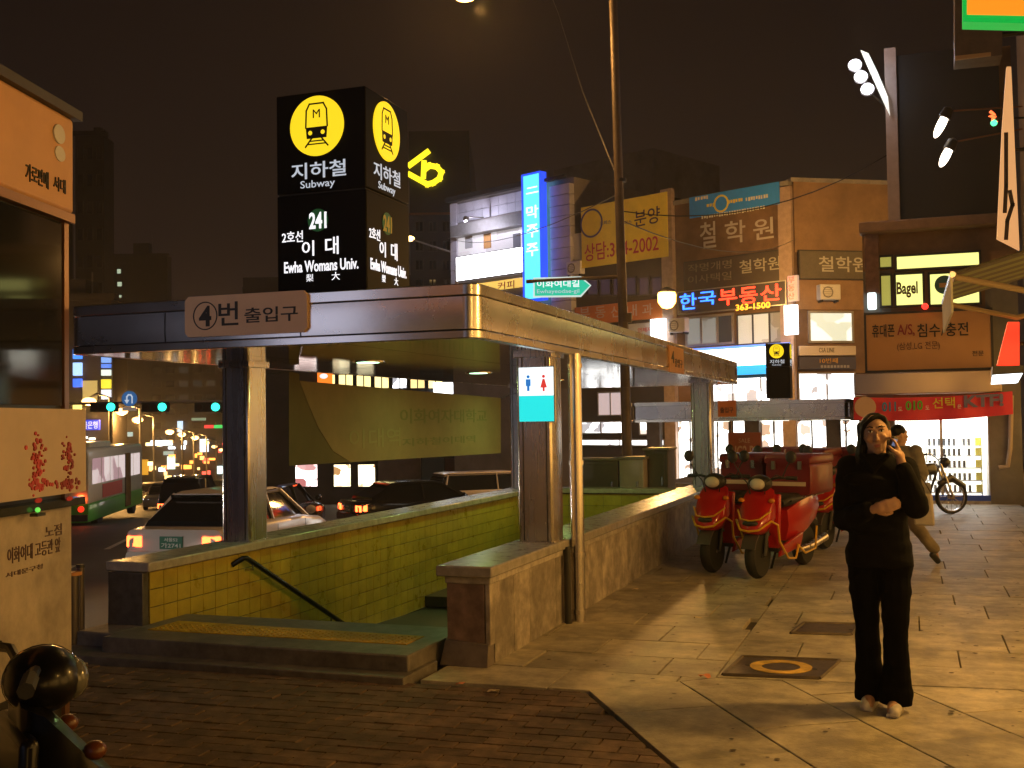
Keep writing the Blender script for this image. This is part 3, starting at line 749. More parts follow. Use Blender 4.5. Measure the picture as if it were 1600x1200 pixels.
for (a, b) in [(1243, 1294), (1298, 1345)]:
    u0, u1, z0, z1 = PR.rect(a, 655, b, 772); window(PR, u0, u1, z0, z1, bb, [SHOPY], FRAME_D, 2, .06)
# signs on it
t, r, d = sign('blue_banner', 'blue cloth banner with a yellow ring along the roof edge of the brown corner building', PB, 1081, 297, 1222, 331, mat('blue_cloth', (.02, .26, .95), .7, var=.05), .03, .15, 'banner')
q = MB(); u, z = PB.uz(1131, 319); PB.ring(q, u, z, .26, .33, d, d+.01); obj('ring', q, mat('print_yellow', (.7, .6, .1), .6), t)
for (x0, x1, y0, m) in [(1108, 1122, 322, 'print_yellow'), (1141, 1166, 315, 'print_yellow'), (1169, 1205, 310, 'print_pale'), (1090, 1112, 311, 'print_pale'), (1100, 1200, 333, 'print_pale')]:
    q = MB(); a, b, z0, z1 = PB.rect(x0, y0-3, x1, y0+3)
    nn = max(3, int((x1-x0)/4))
    for k in range(nn):
        w_ = (b-a)/nn; PB.box(q, a+k*w_+w_*.12, a+k*w_+w_*random.uniform(.6, .9), z0+random.uniform(0, .04), z1, d, d+.008)
    obj('print_marks', q, mat(m, (.7, .7, .6), .6), t)
fo = thing('fortune_lettering', 'large pale channel letters on the upper brown wall under the blue banner', 'sign', PB.P(-3, 7.6, .05))
put(PB, '철', 1095, 347, 1120, 388, .06, mat('pale_letters', (.48, .44, .40), .5), fo, .02); put(PB, '학', 1134, 345, 1166, 380, .06, MATS['pale_letters'], fo, .02); put(PB, '원', 1178, 341, 1210, 374, .06, MATS['pale_letters'], fo, .02)
t, r, d = sign('fortune_board', 'dark brown sign band of pale small lettering above the neon estate agent sign', PB, 1072, 400, 1234, 447, mat('dark_board', (.055, .042, .03), .5, var=.1), .1, .02, frame=FRAME_D)
for st, a, b, y0, y1 in [('작명개명', 1078, 1146, 410, 423), ('이사택일', 1078, 1146, 428, 441)]: put(PB, st, a, y0, b, y1, d+.01, mat('board_letters', (.20, .17, .12), .6), t, .0)
put(PB, '철학원', 1158, 404, 1222, 425, d+.01, mat('pale_letters2', (.36, .35, .28), .6), t, .015)
t, r, d = sign('fortune_board', 'dark grey sign band of pale lettering on the tan side of the corner building', PR, 1246, 393, 1352, 437, mat('dark_board2', (.12, .105, .075), .5, var=.1), .1, .06, frame=FRAME_D)
put(PR, '철학원', 1276, 402, 1351, 426, d+.01, mat('pale_letters3', (.50, .50, .44), .6), t, .02)
t, r, d = sign('neon_sign', 'grey estate agent sign with blue and red neon lettering over the office window', PB, 1063, 448, 1232, 484, mat('neon_board', (.055, .045, .05), .5), .15, .02, frame=FRAME_A)
NB = glow('neon_blue', (.02, .16, 1.), 4.); NR = glow('neon_red', (1., .035, .012), 5.)
put(PB, '한', 1067, 459, 1093, 484, d+.03, NB, t, .03); put(PB, '국', 1096, 456, 1123, 477, d+.03, NB, t, .03)
put(PB, '부', 1128, 452, 1156, 477, d+.03, NR, t, .02); put(PB, '동', 1160, 449, 1188, 475, d+.03, NR, t, .02); put(PB, '산', 1193, 445, 1225, 470, d+.03, NR, t, .02)
put(PB, '363-1500', 1154, 474, 1208, 484, d+.03, glow('neon_amber', (1., .45, .03), 2.2), t, .02)
t, r, d = sign('blade_sign', 'small white blade sign with red lettering on the corner pilaster', PB, 1241, 432, 1257, 472, glow('lit_cream', (.75, .55, .42), .5), .12, .35)
for k, ch in enumerate('부동산'): put(PB, ch, 1242, 434+k*12.5, 1252, 444+k*12.5, d+.01, NR, t, .02)
t, r, d = sign('lightbox', 'plain white glowing lightbox on the corner of the brown building', PB, 1238, 478, 1257, 524, glow('lit_white_box', (.95, .98, 1.), 3.), .18, .4)
t, r, d = sign('shop_sign', 'wide glowing white and blue shop sign over the ground floor of the corner building', PB, 1074, 545, 1238, 572, glow('lit_white_cool', (.82, .93, 1.), 6.), .3, .02)
u0, u1, z0, z1 = PB.rect(1074, 568, 1238, 586); q = MB(); PB.box(q, u0, u1, z0, z1, .02, .28)
obj('blue_band', q, glow('lit_azure', (.03, .45, .95), 1.2), t)
q = MB(); u0, u1, z0, z1 = PB.rect(1074, 541, 1238, 545); PB.box(q, u0, u1, z0, z1, .02, .36); obj('blue_edge', q, glow('lit_blue_edge', (.12, .3, 1.), 1.6), t)
t, r, d = sign('shop_sign', 'white unlit shop sign above a navy band on the tan side of the corner building', PR, 1246, 541, 1334, 556, mat('sign_white', (.62, .56, .52), .5), .15, .02)
put(PR, 'CSA LINE', 1276, 544, 1300, 551, d+.01, PRINTB, t, .0)
q = MB(); u0, u1, z0, z1 = PR.rect(1246, 558, 1334, 577); PR.box(q, u0, u1, z0, z1, .02, .16); obj('navy_band', q, mat('navy', (.06, .06, .11), .5), t)
put(PR, '10번째', 1277, 560, 1305, 568, d+.02, mat('print_orange', (.6, .33, .05), .6), t, .0)
q = MB(); u0, u1, z0, z1 = PR.rect(1279, 571, 1325, 575); 
for k in range(9): PR.box(q, u0+(u1-u0)*k/9, u0+(u1-u0)*(k+.7)/9, z0, z1, .16, .17)
obj('print_marks', q, mat('print_blueish', (.30, .30, .36), .6), t)

# ------------------------------------------------------------------ middle building with the yellow banner
um0 = PB.uz(900, 420)[0]; um1 = ul-.02
zt2 = PB.uz(1000, 318)[1]
mbd = block('row_building', 'dark narrow building behind the yellow sale banner, between corner and white buildings', PB, um0, um1, -3.2, zt2, 9, DARKB)
q = MB(); a, b, z0, z1 = PB.rect(1040, 306, 1057, 640); PB.box(q, a, b+.0, -3, z1+.25, .0, .22); obj('tiled_pilaster', q, mat('tile_pilaster', (.40, .30, .24), .5, var=.2, scale=5), mbd)
for k in range(6):
    a, b, z0, z1 = PB.rect(918+k*20, 432, 936+k*20, 462); window(PB, a, b, z0, z1, mbd, glow('dim_pane', (.035, .022, .04), .6), FRAME_D, 1, .06)
a, b, z0, z1 = PB.rect(898, 365, 912, 440); q = MB(); PB.box(q, a, b, z0, z1, .0, .1); obj('side_panel', q, PANELW, mbd)
t, r, d = sign('sale_banner', 'creased yellow cloth sale banner with a phone number on the dark middle building', PB, 915, 313, 1050, 411, mat('yellow_cloth', (.85, .66, .06), .7, var=.10, scale=1.2, bump=.6, bscale=2.), .03, .25, 'banner')
q = MB(); u, z = PB.uz(931, 350); PB.ring(q, u, z, .52, .60, d, d+.01); obj('ring', q, mat('print_navy', (.09, .09, .2), .6), t)
put(PB, '분양', 998, 327, 1038, 353, d+.01, mat('print_dark', (.07, .05, .07), .6), t, .02, .04)
put(PB, '상담:364-2002', 920, 374, 1036, 402, d+.01, mat('print_red', (.55, .05, .06), .6), t, .015, .0)
for x0, x1 in [(944, 962), (976, 994)]:
    put(PB, '오피스', x0, 346, x1, 352, d+.01, MATS['print_navy'], t, .0)
t, r, d = sign('clinic_sign', 'orange shop sign with pale lettering below the yellow banner', PB, 903, 474, 1039, 503, ORANGES, .2, .02)
for k, ch in enumerate('부동산내과'): put(PB, ch, 911+k*24.5, 481-k*1.5, 927+k*24.5, 499-k*1.5, d+.01, mat('pale_letters4', (.55, .42, .38), .6), t, .02)
t, r, d = sign('notice_board', 'small white notice sign with red lettering beside a lightbox', PB, 985, 505, 1025, 532, mat('sign_pale', (.55, .56, .54), .5), .12, .02)
put(PB, '연체자', 1000, 512, 1022, 519, d+.01, MATS['print_red'], t, .01)
t, r, d = sign('lightbox', 'plain white glowing lightbox below the bracket lantern on the tiled pilaster', PB, 1028, 499, 1049, 540, glow('lit_white_box2', (.95, .96, 1.), 3.), .2, .3)
for (x0, x1, y0, y1, m) in [(903, 978, 658, 678, SHOPW), (903, 1040, 686, 697, SHOPW), (1000, 1035, 655, 680, SHOPY), (935, 975, 612, 650, glow('lit_pink', (.75, .6, .6), .7))]:
    a, b, z0, z1 = PB.rect(x0, y0, x1, y1); window(PB, a, b, z0, z1, mbd, m, FRAME_A, 2, .05)


# big sodium lantern hung in front of the tiled pilaster
gl = gd(1042, 467, 38.5); wp = PB.P(PB.uz(1047, 460)[0], gl.z+.5, .2)
wl = thing('wall_lantern', 'glaring orange sodium lantern hung in front of the tiled pilaster beside the neon sign', 'lamp', wp)
obj('bracket', MB().tube([wp, wp.lerp(gl, .5)+Vector((0, 0, .35)), gl+Vector((0, 0, .34))], .03, 8), DARK, wl)
ln = obj('lantern', MB().lathe([(.05, -.34), (.18, -.30), (.31, -.12), (.32, .14), (.26, .26), (.05, .30)], gl, 2, 18), glow('lantern_glass', (1., .50, .10), 9.), wl)
obj('lantern_cap', MB().lathe([(.34, .22), (.30, .30), (.08, .40), (.02, .42)], gl, 2, 18), DARK, ln)
lamp('lantern_light', (gl.x, gl.y-.38, gl.z-.04), 2000, SOD, wl, .3)
# unseen lamp post added to light the tan face of the corner building
hp_ = gd(1425, 370, 33.); sp_ = thing('street_lamp', 'sodium street lamp in the side street behind the phone shop building', 'street lamp', (hp_.x, hp_.y, 0))
obj('pole', MB().tube([(hp_.x+.8, hp_.y, pz(hp_.x, hp_.y)-.1), (hp_.x+.8, hp_.y, hp_.z+.2), (hp_.x+.3, hp_.y, hp_.z+.4), (hp_.x, hp_.y, hp_.z+.2)], .07, 8), GREYP, sp_)
obj('lamp_head', MB().ball((hp_.x, hp_.y, hp_.z+.14), (.35, .2, .1), 14, 8), GREYP, sp_)
obj('lens', MB().ball((hp_.x, hp_.y, hp_.z+.06), (.2, .14, .09), 14, 8), glow('side_sodium', (1., .5, .1), 10.), sp_)
lamp('side_light', (hp_.x, hp_.y, hp_.z-.1), 1900, SOD, sp_, .15)

# ------------------------------------------------------------------ white building with the tall blue sign
uw0 = PB.uz(706, 400)[0]; uw1 = PB.uz(836, 400)[0]; ztw = PB.uz(770, 300)[1]
wb = block('white_building', 'white panel-clad building with a brightly lit upper window and tall blue sign', PB, uw0, um0-.02, -3.5, ztw-.1, 9, GREYB)
q = MB(); PB.box(q, uw0-.1, uw1+.3, ztw-.1, ztw+.12, -.5, .3); obj('roof_edge', q, DARK, wb)
zr = [PB.uz(770, y)[1] for y in (338, 323, 308)]
for j in range(2):
    for i in range(10):
        a = uw0+(uw1-uw0)*i/10; b = uw0+(uw1-uw0)*(i+1)/10; q = MB(); PB.box(q, a+.01, b-.01, zr[j]+.01, zr[j+1]-.01, .0, .06); obj('cladding_panel', q, PANELW, wb)
for i in range(13):
    y0 = 318+i*15; z1_ = PB.uz(712, y0)[1]; z0_ = PB.uz(712, y0+15)[1]; q = MB(); PB.box(q, uw0, uw0+.42, z0_+.01, z1_-.01, .0, .08); obj('cladding_panel', q, PANELW, wb)
for i in range(14):
    a, b, _, _ = PB.rect(866, 300, 897, 310); z1_ = PB.uz(880, 290+i*16.5)[1]; z0_ = PB.uz(880, 290+(i+1)*16.5)[1]; q = MB(); PB.box(q, a, b, z0_+.015, z1_-.015, .0, .3); obj('cladding_panel', q, PANELW, wb)
a, b, z0, z1 = PB.rect(716, 344, 836, 362); q = MB(); PB.box(q, a, b, z0, z1, .0, .5); obj('balcony_beam', q, GREYP, wb)
a, b, z0, z1 = PB.rect(716, 362, 836, 392); q = MB(); PB.box(q, a, b, z0, z1, .0, .02); obj('balcony_back', q, glowvar('room_wall', (.80, .76, .80), (.42, .38, .36), .75, .7), wb)  # back wall glows by itself, the interior light is put into it
for x in (728, 757, 803):
    q = MB(); a2, b2_, z02, z12 = PB.rect(x, 365, x+11, 388); PB.box(q, a2, b2_, z02, z12, .02, .06); obj('poster', q, mat('poster_%d' % x, random.choice([(.5, .25, .08), (.12, .12, .14), (.5, .5, .5)]), .6), wb)
t, r, d = sign('lit_band', 'very bright white lit window band of the white building', PB, 716, 393, 836, 432, glow('lit_band_white', (.97, .95, 1.), 8.), .12, .03, 'sign', FRAME_D)
t, r, d = sign('shop_sign', 'yellow and orange shop sign under the bright window of the white building', PB, 745, 438, 836, 452, glow('lit_amber', (1., .62, .12), .9), .15, .02)
put(PB, '커피', 782, 440, 808, 452, d+.01, mat('print_red2', (.4, .03, .02), .6), t, .01)
sp2 = PB.P((uw0+uw1)/2, PB.uz(770, 352)[1], 1.6)
obj('sign_lamp', MB().tube([PB.P((uw0+uw1)/2, sp2.z+.3, .5), sp2+Vector((0, 0, .2))], .03, 6).ball(sp2+Vector((0, 0, .12)), .13, 10, 6), GREYP, wb); lamp('sign_lamp_light', sp2-Vector((0, 0, .05)), 260, (.82, .80, 1.), wb, .08)  # lamp added to brighten the white cladding panels
t, r, d = sign('vertical_sign', 'tall glowing blue vertical sign with white lettering on the white building', PB, 838, 276, 865, 470, glow('lit_sky_blue', (.09, .60, 1.), 1.7), .3, .5)
q = MB(); PB.frame(q, r[0]-.05, r[1]+.05, r[2]-.05, r[3]+.05, .46, .84, .08); obj('frame', q, glow('blue_rim', (.02, .08, 1.), 1.2), t)
for k, ch in enumerate('二막주주'): put(PB, ch, 842, 296+k*29, 861, 306+k*29 if k == 0 else 316+k*29, d+.01, glow('lit_letters', (.9, 1., 1.), 1.6), t, .03)
q = MB(); a, b, z0, z1 = PB.rect(862, 279, 897, 284); PB.box(q, a, b, z0, z1, .5, .6); obj('bracket', q, DARK, t)
rb = Pl(tuple((co+fw*14)[:2]), (.910, -.415)); a, b, z0, z1 = rb.rect(866, 248, 1022, 420)
block('rear_block', 'plain grey taller block rising behind the yellow banner', rb, a, b, -3, z1, 6, GREYB)
# small street lamp fixed to its edge
pa = PB.P(uw0, PB.uz(705, 394)[1], .1); pb = PB.hit(640, 373)
sl = thing('wall_lamp', 'small lit sodium lamp on an arm from the edge of the white building', 'lamp', pa)
obj('arm', MB().tube([pa, pa.lerp(pb, .9)], .04, 8), GREYP, sl); obj('lamp_head', MB().ball(pb, (.26, .2, .14), 12, 8), glow('small_sodium', (1., .6, .2), 6.), sl)

# ------------------------------------------------------------------ dark building across the road, shops at its foot
PD = Pl(tuple(gd(590, 660, 62)[:2]), (_r0.x, _r0.y))
a, b, z0, z1 = PD.rect(436, 206, 736, 700)
du = PD.uz(640, 300)[0]
db = thing('dark_building', 'tall unlit building across the road with bright shops at street level', 'building', PD.P((a+b)/2, -4, -5))
q = MB(); PD.box(q, du, b, -4.5, z1, -12, 0); obj('wall', q, DARKB2, db)
q = MB(); PD.box(q, a-2, du-.02, -4.5, z1*.55, -12, 0); obj('wall', q, DARKB, db)
q = MB(); PD.box(q, b+.02, b+4, -4.5, 9, -10, -.2); obj('wall', q, BROWN, db)
for k in range(7):
    x0 = 500+k*28; u0, u1, zz0, zz1 = PD.rect(x0, 584, x0+25, 608)
    window(PD, u0, u1, zz0, zz1, db, [glowvar('yellow_room', (1., .80, .32), (.75, .52, .2), 2.0, 1.4, (1, 1, .3)) if k not in (4,) else SHOPW], FRAME_D, 2, .06)
for (x0, x1) in [(460, 498), (520, 550), (558, 588)]:
    u0, u1, zz0, zz1 = PD.rect(x0, 724, x1, 762); window(PD, u0, u1, zz0, zz1, db, [glowvar('shop_pinkish', (1., .85, .8), (.20, .06, .06), 3., 2.2) if x0 == 460 else glowvar('shop_yellow', (1., .88, .55), (.22, .11, .04), 3., 2.2)], FRAME_D, 1, .07)
for (x0, x1, m) in [(592, 658, BROWN2), (660, 694, mat('teal_shutter', (.12, .16, .16), .5)), (696, 750, mat('red_brown', (.16, .06, .05), .7)), (752, 775, WHITEP)]:
    u0, u1, zz0, zz1 = PD.rect(x0, 716, x1, 768); q = MB(); PD.box(q, u0, u1, zz0, zz1, .0, .3); obj('shopfront', q, m, db)
t, r, d = sign('shop_sign', 'small orange lit sign with a white oval across the road', PD, 497, 582, 520, 600, glow('lit_orange', (1., .22, .02), 1.3), .2, .05)
q = MB(); u, z = PD.uz(507, 588); PD.disc(q, u, z, .22, d, d+.02, 18, .14); obj('oval', q, LTEXT, t)
for (x0, x1) in [(678, 708), (714, 786)]:
    t, r, d = sign('shop_sign', ('longer' if x0 > 700 else 'shorter')+' bright white lit sign of two side by side across the road', PD, x0, 598, x1, 624, glow('lit_white_far', (.95, .96, 1.), 3.5), .3, .1, group='white signs across the road')
for k in range(4):
    for j in range(6):
        x0 = 648+k*21; u0, u1, zz0, zz1 = PD.rect(x0, 345+j*30, x0+14, 363+j*30); window(PD, u0, u1, zz0, zz1, db, GLASSD, FRAME_D, 2, .07)
neon = thing('roof_neon', 'yellow neon lettering like a bent arrow on the dark building', 'sign', PD.P(4, 13, .1))
NY = glow('neon_yellow', (1., .80, .02), 1.5)
for pts in [[(641, 259), (668, 239)], [(641, 274), (668, 289)], [(663, 256), (662, 276)]]:
    q = MB(); PD.line(q, [PD.uz(*p) for p in pts], .28, .1, .28); obj('neon_stroke', q, NY, neon)
q = MB(); arc = [(664, 266), (672, 260), (683, 262), (690, 270), (687, 280), (677, 287), (668, 289)]
PD.line(q, [PD.uz(*p) for p in arc], .28, .1, .28); obj('neon_stroke', q, NY, neon)
q = MB(); a, b, z0, z1 = PD.rect(640, 333, 735, 336); PD.box(q, a, b, z0, z1, .02, .2); obj('ledge', q, mat('ledge_orange', (.25, .1, .04), .7), db)

# ------------------------------------------------------------------ far street on the left
def farpl(px, D): return Pl(tuple(gd(px, 660, D)[:2]), (_r0.x, _r0.y))
def tower(label, x0, x1, y0, D, m=DARKB, depth=3, lit=(), grid=None):
    pl = farpl((x0+x1)/2, D); a, b, z0, z1 = pl.rect(x0, y0, x1, 700)
    t = block('office_block', label, pl, a, b, -24, z1, depth, m)
    for (x, y, w_, h_, mm) in lit:
        u0, u1, q0, q1 = pl.rect(x-w_/2, y-h_/2, x+w_/2, y+h_/2); window(pl, u0, u1, q0, q1, t, mm, FRAME_D, 1, .08)
    if grid:
        nx, nz, mm = grid
        for j in range(nz):
            for i in range(nx):
                u0 = a+(b-a)*(i+.15)/nx; u1 = a+(b-a)*(i+.85)/nx; q1 = z1-1.2-(z1+2)*(j)/nz; window(pl, u0, u1, q1-(z1+2)/nz*.5, q1, t, random.choice(mm), FRAME_D, 1, .1)
    q = MB(); pl.box(q, a-.2, b+.2, z1, z1+.5, -.8, .15); obj('parapet', q, m, t)
    um_ = a+(b-a)*random.uniform(.2, .6); q = MB(); pl.box(q, um_, um_+(b-a)*.25, z1+.5, z1+.5+(b-a)*.18, -depth, -.6); obj('roof_plant', q, m, t)
    q = MB(); q.tube([pl.P(um_+(b-a)*.3, z1+.4, -1), pl.P(um_+(b-a)*.3, z1+(b-a)*.35, -1)], .06, 6); obj('aerial', q, GREYP, t)
    return t, pl
PALEG = glow('pale_green_window', (.55, .66, .45), .9); DIMW = [GLASSD, GLASSD, glow('dim_office', (.035, .035, .03), .5), GLASSD, glow('dim_office2', (.06, .045, .03), .5)]
tower('tallest dark tower block beyond the kiosk, all windows unlit', 118, 163, 212, 120, DARKB2, grid=(3, 12, [GLASSD]))
tower('dark block down the street with three greenish lit windows', 165, 262, 400, 240, DARKB, lit=[(186, 424, 7, 8, PALEG), (187, 444, 8, 8, PALEG), (187, 463, 7, 5, PALEG)])
tower('low dark block at the end of the street with dim windows', 234, 404, 520, 231, DARKB, grid=(8, 8, DIMW))
tower('dark block beside the left canopy column with dim windows', 345, 452, 470, 262, DARKB2, grid=(5, 8, DIMW))
tA, pA = tower('shop building on the left of the street hung with neon signs', 40, 176, 470, 80, DARKB, lit=[(141, 610, 27, 34, glow('yellow_shutter', (.62, .46, .14), .75))])
def fsign(label, pl, x0, y0, x1, y1, col, s, txt=None, nm='shop_sign', group=None, tm=None):
    t, r, d = sign(nm, label, pl, x0, y0, x1, y1, glow('lit_%02d%02d%02d_%d' % (int(col[0]*99), int(col[1]*99), int(col[2]*99), int(s*10)), col, s), .3, .1, group=group)
    if txt: pl.text(txt, r[0]+.1, r[1]-.1, r[2]+.1, r[3]-.1, d+.02, tm or LTEXT, t, bold=.02)
    return t
for k, (y0, y1, c) in enumerate([(546, 561, (.05, .25, 1.)), (567, 587, (.35, .6, 1.)), (592, 605, (.04, .15, 1.))]):
    fsign(['upper glowing blue square sign in a column on the left shop building', 'middle pale blue square sign in a column on the left shop building', 'lower deep blue square sign in a column on the left shop building'][k], pA, 117, y0, 130, y1, c, 1.5)
for k, (y0, y1, c) in enumerate([(556, 567, (.2, .4, .9)), (569, 575, (.1, .25, .9)), (578, 587, (.8, .95, .85)), (593, 607, (.95, .8, .05)), (609, 624, (.85, .9, 1.))]):
    fsign(['pale blue topmost panel of the narrow sign stack', 'deep blue panel second in the narrow sign stack', 'pale green panel in the middle of the narrow sign stack', 'yellow panel of the narrow sign stack', 'white lowest panel of the narrow sign stack'][k], pA, 161, y0, 175, y1, c, 1.1)
fsign('blue lit sign with pale lettering above the green bus', pA, 122, 656, 158, 672, (.02, .05, .7), 1.1, '서울은행')
fsign('round-cornered yellow lit sign beside the kiosk edge', pA, 117, 629, 129, 644, (1., .85, .2), 1.6)
for k, x in enumerate((121, 134, 146)): fsign('small white shop lamp in a row under the blue sign', pA, x-4, 680+k*2, x+4, 683+k*2, (.95, 1., .9), 2.5, nm='shop_lamp', group='lamps under the blue sign')
pF = farpl(319, 230.7)
for (x0, y0, x1, y1, c, s, lb) in [(236, 688, 270, 696, (.9, 1., .95), 2.5, 'long white lit sign low on the far street'), (278, 658, 286, 675, (.6, .8, 1.), 1.4, 'narrow pale blue upright sign far down the street'),
        (176, 652, 187, 680, (.75, .55, .5), .8, 'dim pinkish upright sign behind the green bus'), (197, 675, 208, 682, (.6, .8, .75), .8, 'faint greenish sign just right of the green bus'),
        (262, 713, 274, 733, (.8, 1., .8), 1.8, 'greenish white square sign low on the far street'), (256, 705, 272, 711, (.5, .65, .55), .8, 'dull green flat sign low on the far street'),
        (313, 686, 326, 706, (.9, .95, 1.), 2.2, 'bright white sign near the street end'), (371, 697, 381, 711, (.8, 1., .9), 1.6, 'pale green sign close to the canopy column'),
        (364, 652, 381, 664, (.7, .85, .8), .5, 'grey lettered board close to the canopy column'), (362, 668, 381, 682, (.05, .22, .12), .7, 'dark green board close to the canopy column'),
        (349, 590, 374, 597, (1., .03, .06), 1.3, 'thin red lit bar sign high on the dark block'), (204, 722, 214, 750, (1., .55, .05), 1.2, 'amber upright sign beside the green bus'),
        (218, 718, 232, 742, (1., .45, .03), .9, 'orange sign panel at the roadside'), (320, 664, 334, 669, (1., .05, .05), 1.3, 'thin red neon strip beside a green one'), (335, 664, 349, 669, (.05, .8, .15), 1.1, 'thin green neon strip beside a red one'),
        (340, 728, 372, 740, (.75, 1., .95), 2.4, 'wide bright white shop light at the street end'), (300, 653, 322, 657, (.4, .55, .35), .6, 'faint greenish strip sign')]:
    fsign(lb, pF, x0, y0, x1, y1, c, s)

random.seed(21)
for k in range(44):
    x = random.uniform(232, 382); y = random.uniform(690, 748); w_ = random.uniform(3, 11); h_ = random.uniform(3, 7)
    c, cn = random.choice([((1., .5, .12), 'orange'), ((1., .35, .06), 'deep orange'), ((1., .08, .05), 'red'), ((.9, .95, 1.), 'white'), ((1., .75, .35), 'warm yellow'), ((.2, .9, .5), 'green'), ((1., .6, .2), 'amber')])
    fsign('small '+cn+' shop light low on the buildings at the street end', pF, x-w_/2, y-h_/2, x+w_/2, y+h_/2, c, 3.5, nm='shop_light', group='small lights at the street end')
random.seed(5)

# far street lamps along both kerbs
def far_lamp(x, y, label):
    # lamp 8.5 m over the road: distance where the lamp meets the pixel
    best = None
    for k in range(300):
        D_ = 40+k*2; p = gd(x, y, D_); 
        if p.z-rz_(p.x, p.y) > 6.5: best = p; break
    p = best or gd(x, y, 400); g_ = rz_(p.x, p.y)
    t = thing('street_lamp', label, 'street lamp', (p.x+1.6, p.y, g_), 0, 'sodium lamps along the far street')
    obj('pole', MB().tube([(p.x+1.6, p.y, g_), (p.x+1.6, p.y, p.z+.2), (p.x+.6, p.y, p.z+.45), (p.x, p.y, p.z+.15)], .09, 6), GREYP, t)
    obj('lamp_head', MB().ball(p, (.5, .35, .25), 10, 6), glow('far_sodium', (1., .55, .20), 5.), t)
    if x < 310: lamp('sodium_light', (p.x, p.y, p.z-.4), 2600, SOD, t, .2)
for x, y in [(139, 627), (190, 643), (215, 656), (265, 675), (284, 679), (305, 684), (322, 692), (335, 698), (346, 703)]:
    far_lamp(x, y, 'orange sodium street lamp in the row down the far street')

# traffic signal gantry
D = 60.; pg = farpl(300, D); tg = thing('signal_gantry', 'signal arm over the road with three green lights and a blue U-turn sign', 'traffic light', gd(420, 900, D))
u0, z0 = pg.uz(92, 634); u1, z1 = pg.uz(392, 629)
pl_ = pg.P(u1, 0); tg.location = (pl_.x, pl_.y, rz_(pl_.x, pl_.y))
obj('pole', MB().tube([(pl_.x, pl_.y, rz_(pl_.x, pl_.y)), (pl_.x, pl_.y, z1+.9)], .13, 10), GREYP, tg)
obj('arm', MB().tube([pg.P(u0, z0+.1), pg.P(u1, z1+.1)], .07, 8), mat('arm_paint', (.45, .36, .3), .5), tg)
SG = glow('signal_green', (.03, .95, .62), 3.5); SO = mat('signal_off', (.03, .012, .01), .3)
for x in (175, 255, 338):
    u, z = pg.uz(x, 636); q = MB(); pg.box(q, u-1.15, u+.35, z-.26, z+.26, -.1, .15); hs = obj('signal_housing', q, DARK, tg, bevel=.05)
    for k in range(3):
        q = MB(); pg.disc(q, u-.84+k*.42+(.0), z, .17, .15, .17, 18); obj('signal_lens', q, SO, hs)
    q = MB(); pg.disc(q, u, z, .22, .16, .20, 20); obj('green_lens', q, SG, hs)
us = thing('u_turn_sign', 'round blue U-turn sign with a small plate on the signal arm', 'sign', pg.P(pg.uz(204, 624)[0], 2.4, .2))
u, z = pg.uz(204, 623); q = MB(); pg.disc(q, u, z, .41, .16, .2, 28); obj('disc', q, glow('sign_blue', (.04, .16, .42), .6), us)
q = MB(); pg.line(q, [(u+.15, z-.22), (u+.15, z+.1), (u+.08, z+.2), (u-.05, z+.2), (u-.13, z+.1), (u-.13, z-.1)], .075, .2, .21); pg.poly(q, [(u-.27, z-.06), (u-.13, z-.28), (u+.01, z-.06)], .2, .21); obj('arrow', q, LDIM, us)
q = MB(); pg.box(q, u-.38, u+.38, z-.65, z-.46, .16, .2); obj('plate', q, mat('plate_grey', (.5, .45, .42), .5, emis=(.4, .33, .3), es=.35), us)
# ------------------------------------------------------------------ the next entrance further along
e2 = thing('subway_entrance', 'further low steel canopy entrance behind the red scooters with a small pylon on top', 'entrance', (-4, 27, -.5))
X0, X1, Y0, Y1 = -5.75, -1.15, 24.0, 31.0
c2 = obj('canopy', MB().prism(rrect(X0+.03, X1-.03, Y0+.03, Y1-.03, .1), 1.60, 1.99), DARK, e2)
for nm, z0, z1 in [('lower_band', 1.58, 1.64), ('upper_band', 1.93, 2.01)]:
    ro, ri = rrect(X0, X1, Y0, Y1, .1), rrect(X0+.06, X1-.06, Y0+.06, Y1-.06, .06)
    rings = [[(*o_, z0), (*o_, z1), (*i_, z1), (*i_, z0)] for o_, i_ in zip(ro, ri)]; obj(nm, MB().loft(rings+[rings[0]], False), STEEL2, c2)
for k in range(4):
    a = X0+.1+k*(X1-X0-.2)/4; b = X0+.1+(k+1)*(X1-X0-.2)/4; obj('fascia_panel', MB().box((a+.004, Y0+.006, 1.645), (b-.004, Y0+.04, 1.925)), STEEL2, c2)
for k in range(5):
    a = Y0+.1+k*(Y1-Y0-.2)/5; b = Y0+.1+(k+1)*(Y1-Y0-.2)/5; obj('fascia_panel', MB().box((X1-.04, a+.004, 1.645), (X1-.006, b-.004, 1.925)), STEEL2, c2)
for x in (X0+.3, -3.25, -1.55):
    for y in (Y0+.8,): obj('column', MB().box((x-.14, y, pz(x, y)-.05), (x+.16, y+.3, 1.6)), mat('column_plain', (.32, .26, .22), .5, .3, var=.15), e2, bevel=.02)
for k in range(3): obj('soffit_lamp', MB().box((-4.6+k*1.3, 25, 1.57), (-3.8+k*1.3, 25.3, 1.595)), glow('soffit_tube', (1., .95, .8), 3.), c2)
for x0, x1 in [(X0+.15, -3.5), (-3.1, -1.4)]:
    obj('wall', MB().box((x0, Y0+.95, pz(x0, Y0+1)-.05), (x1, Y0+1.15, .2)), GRANITE, e2)
pl = faceY(Y0-.01); u0, u1, z0, z1 = pl.rect(1122, 626, 1150, 651)
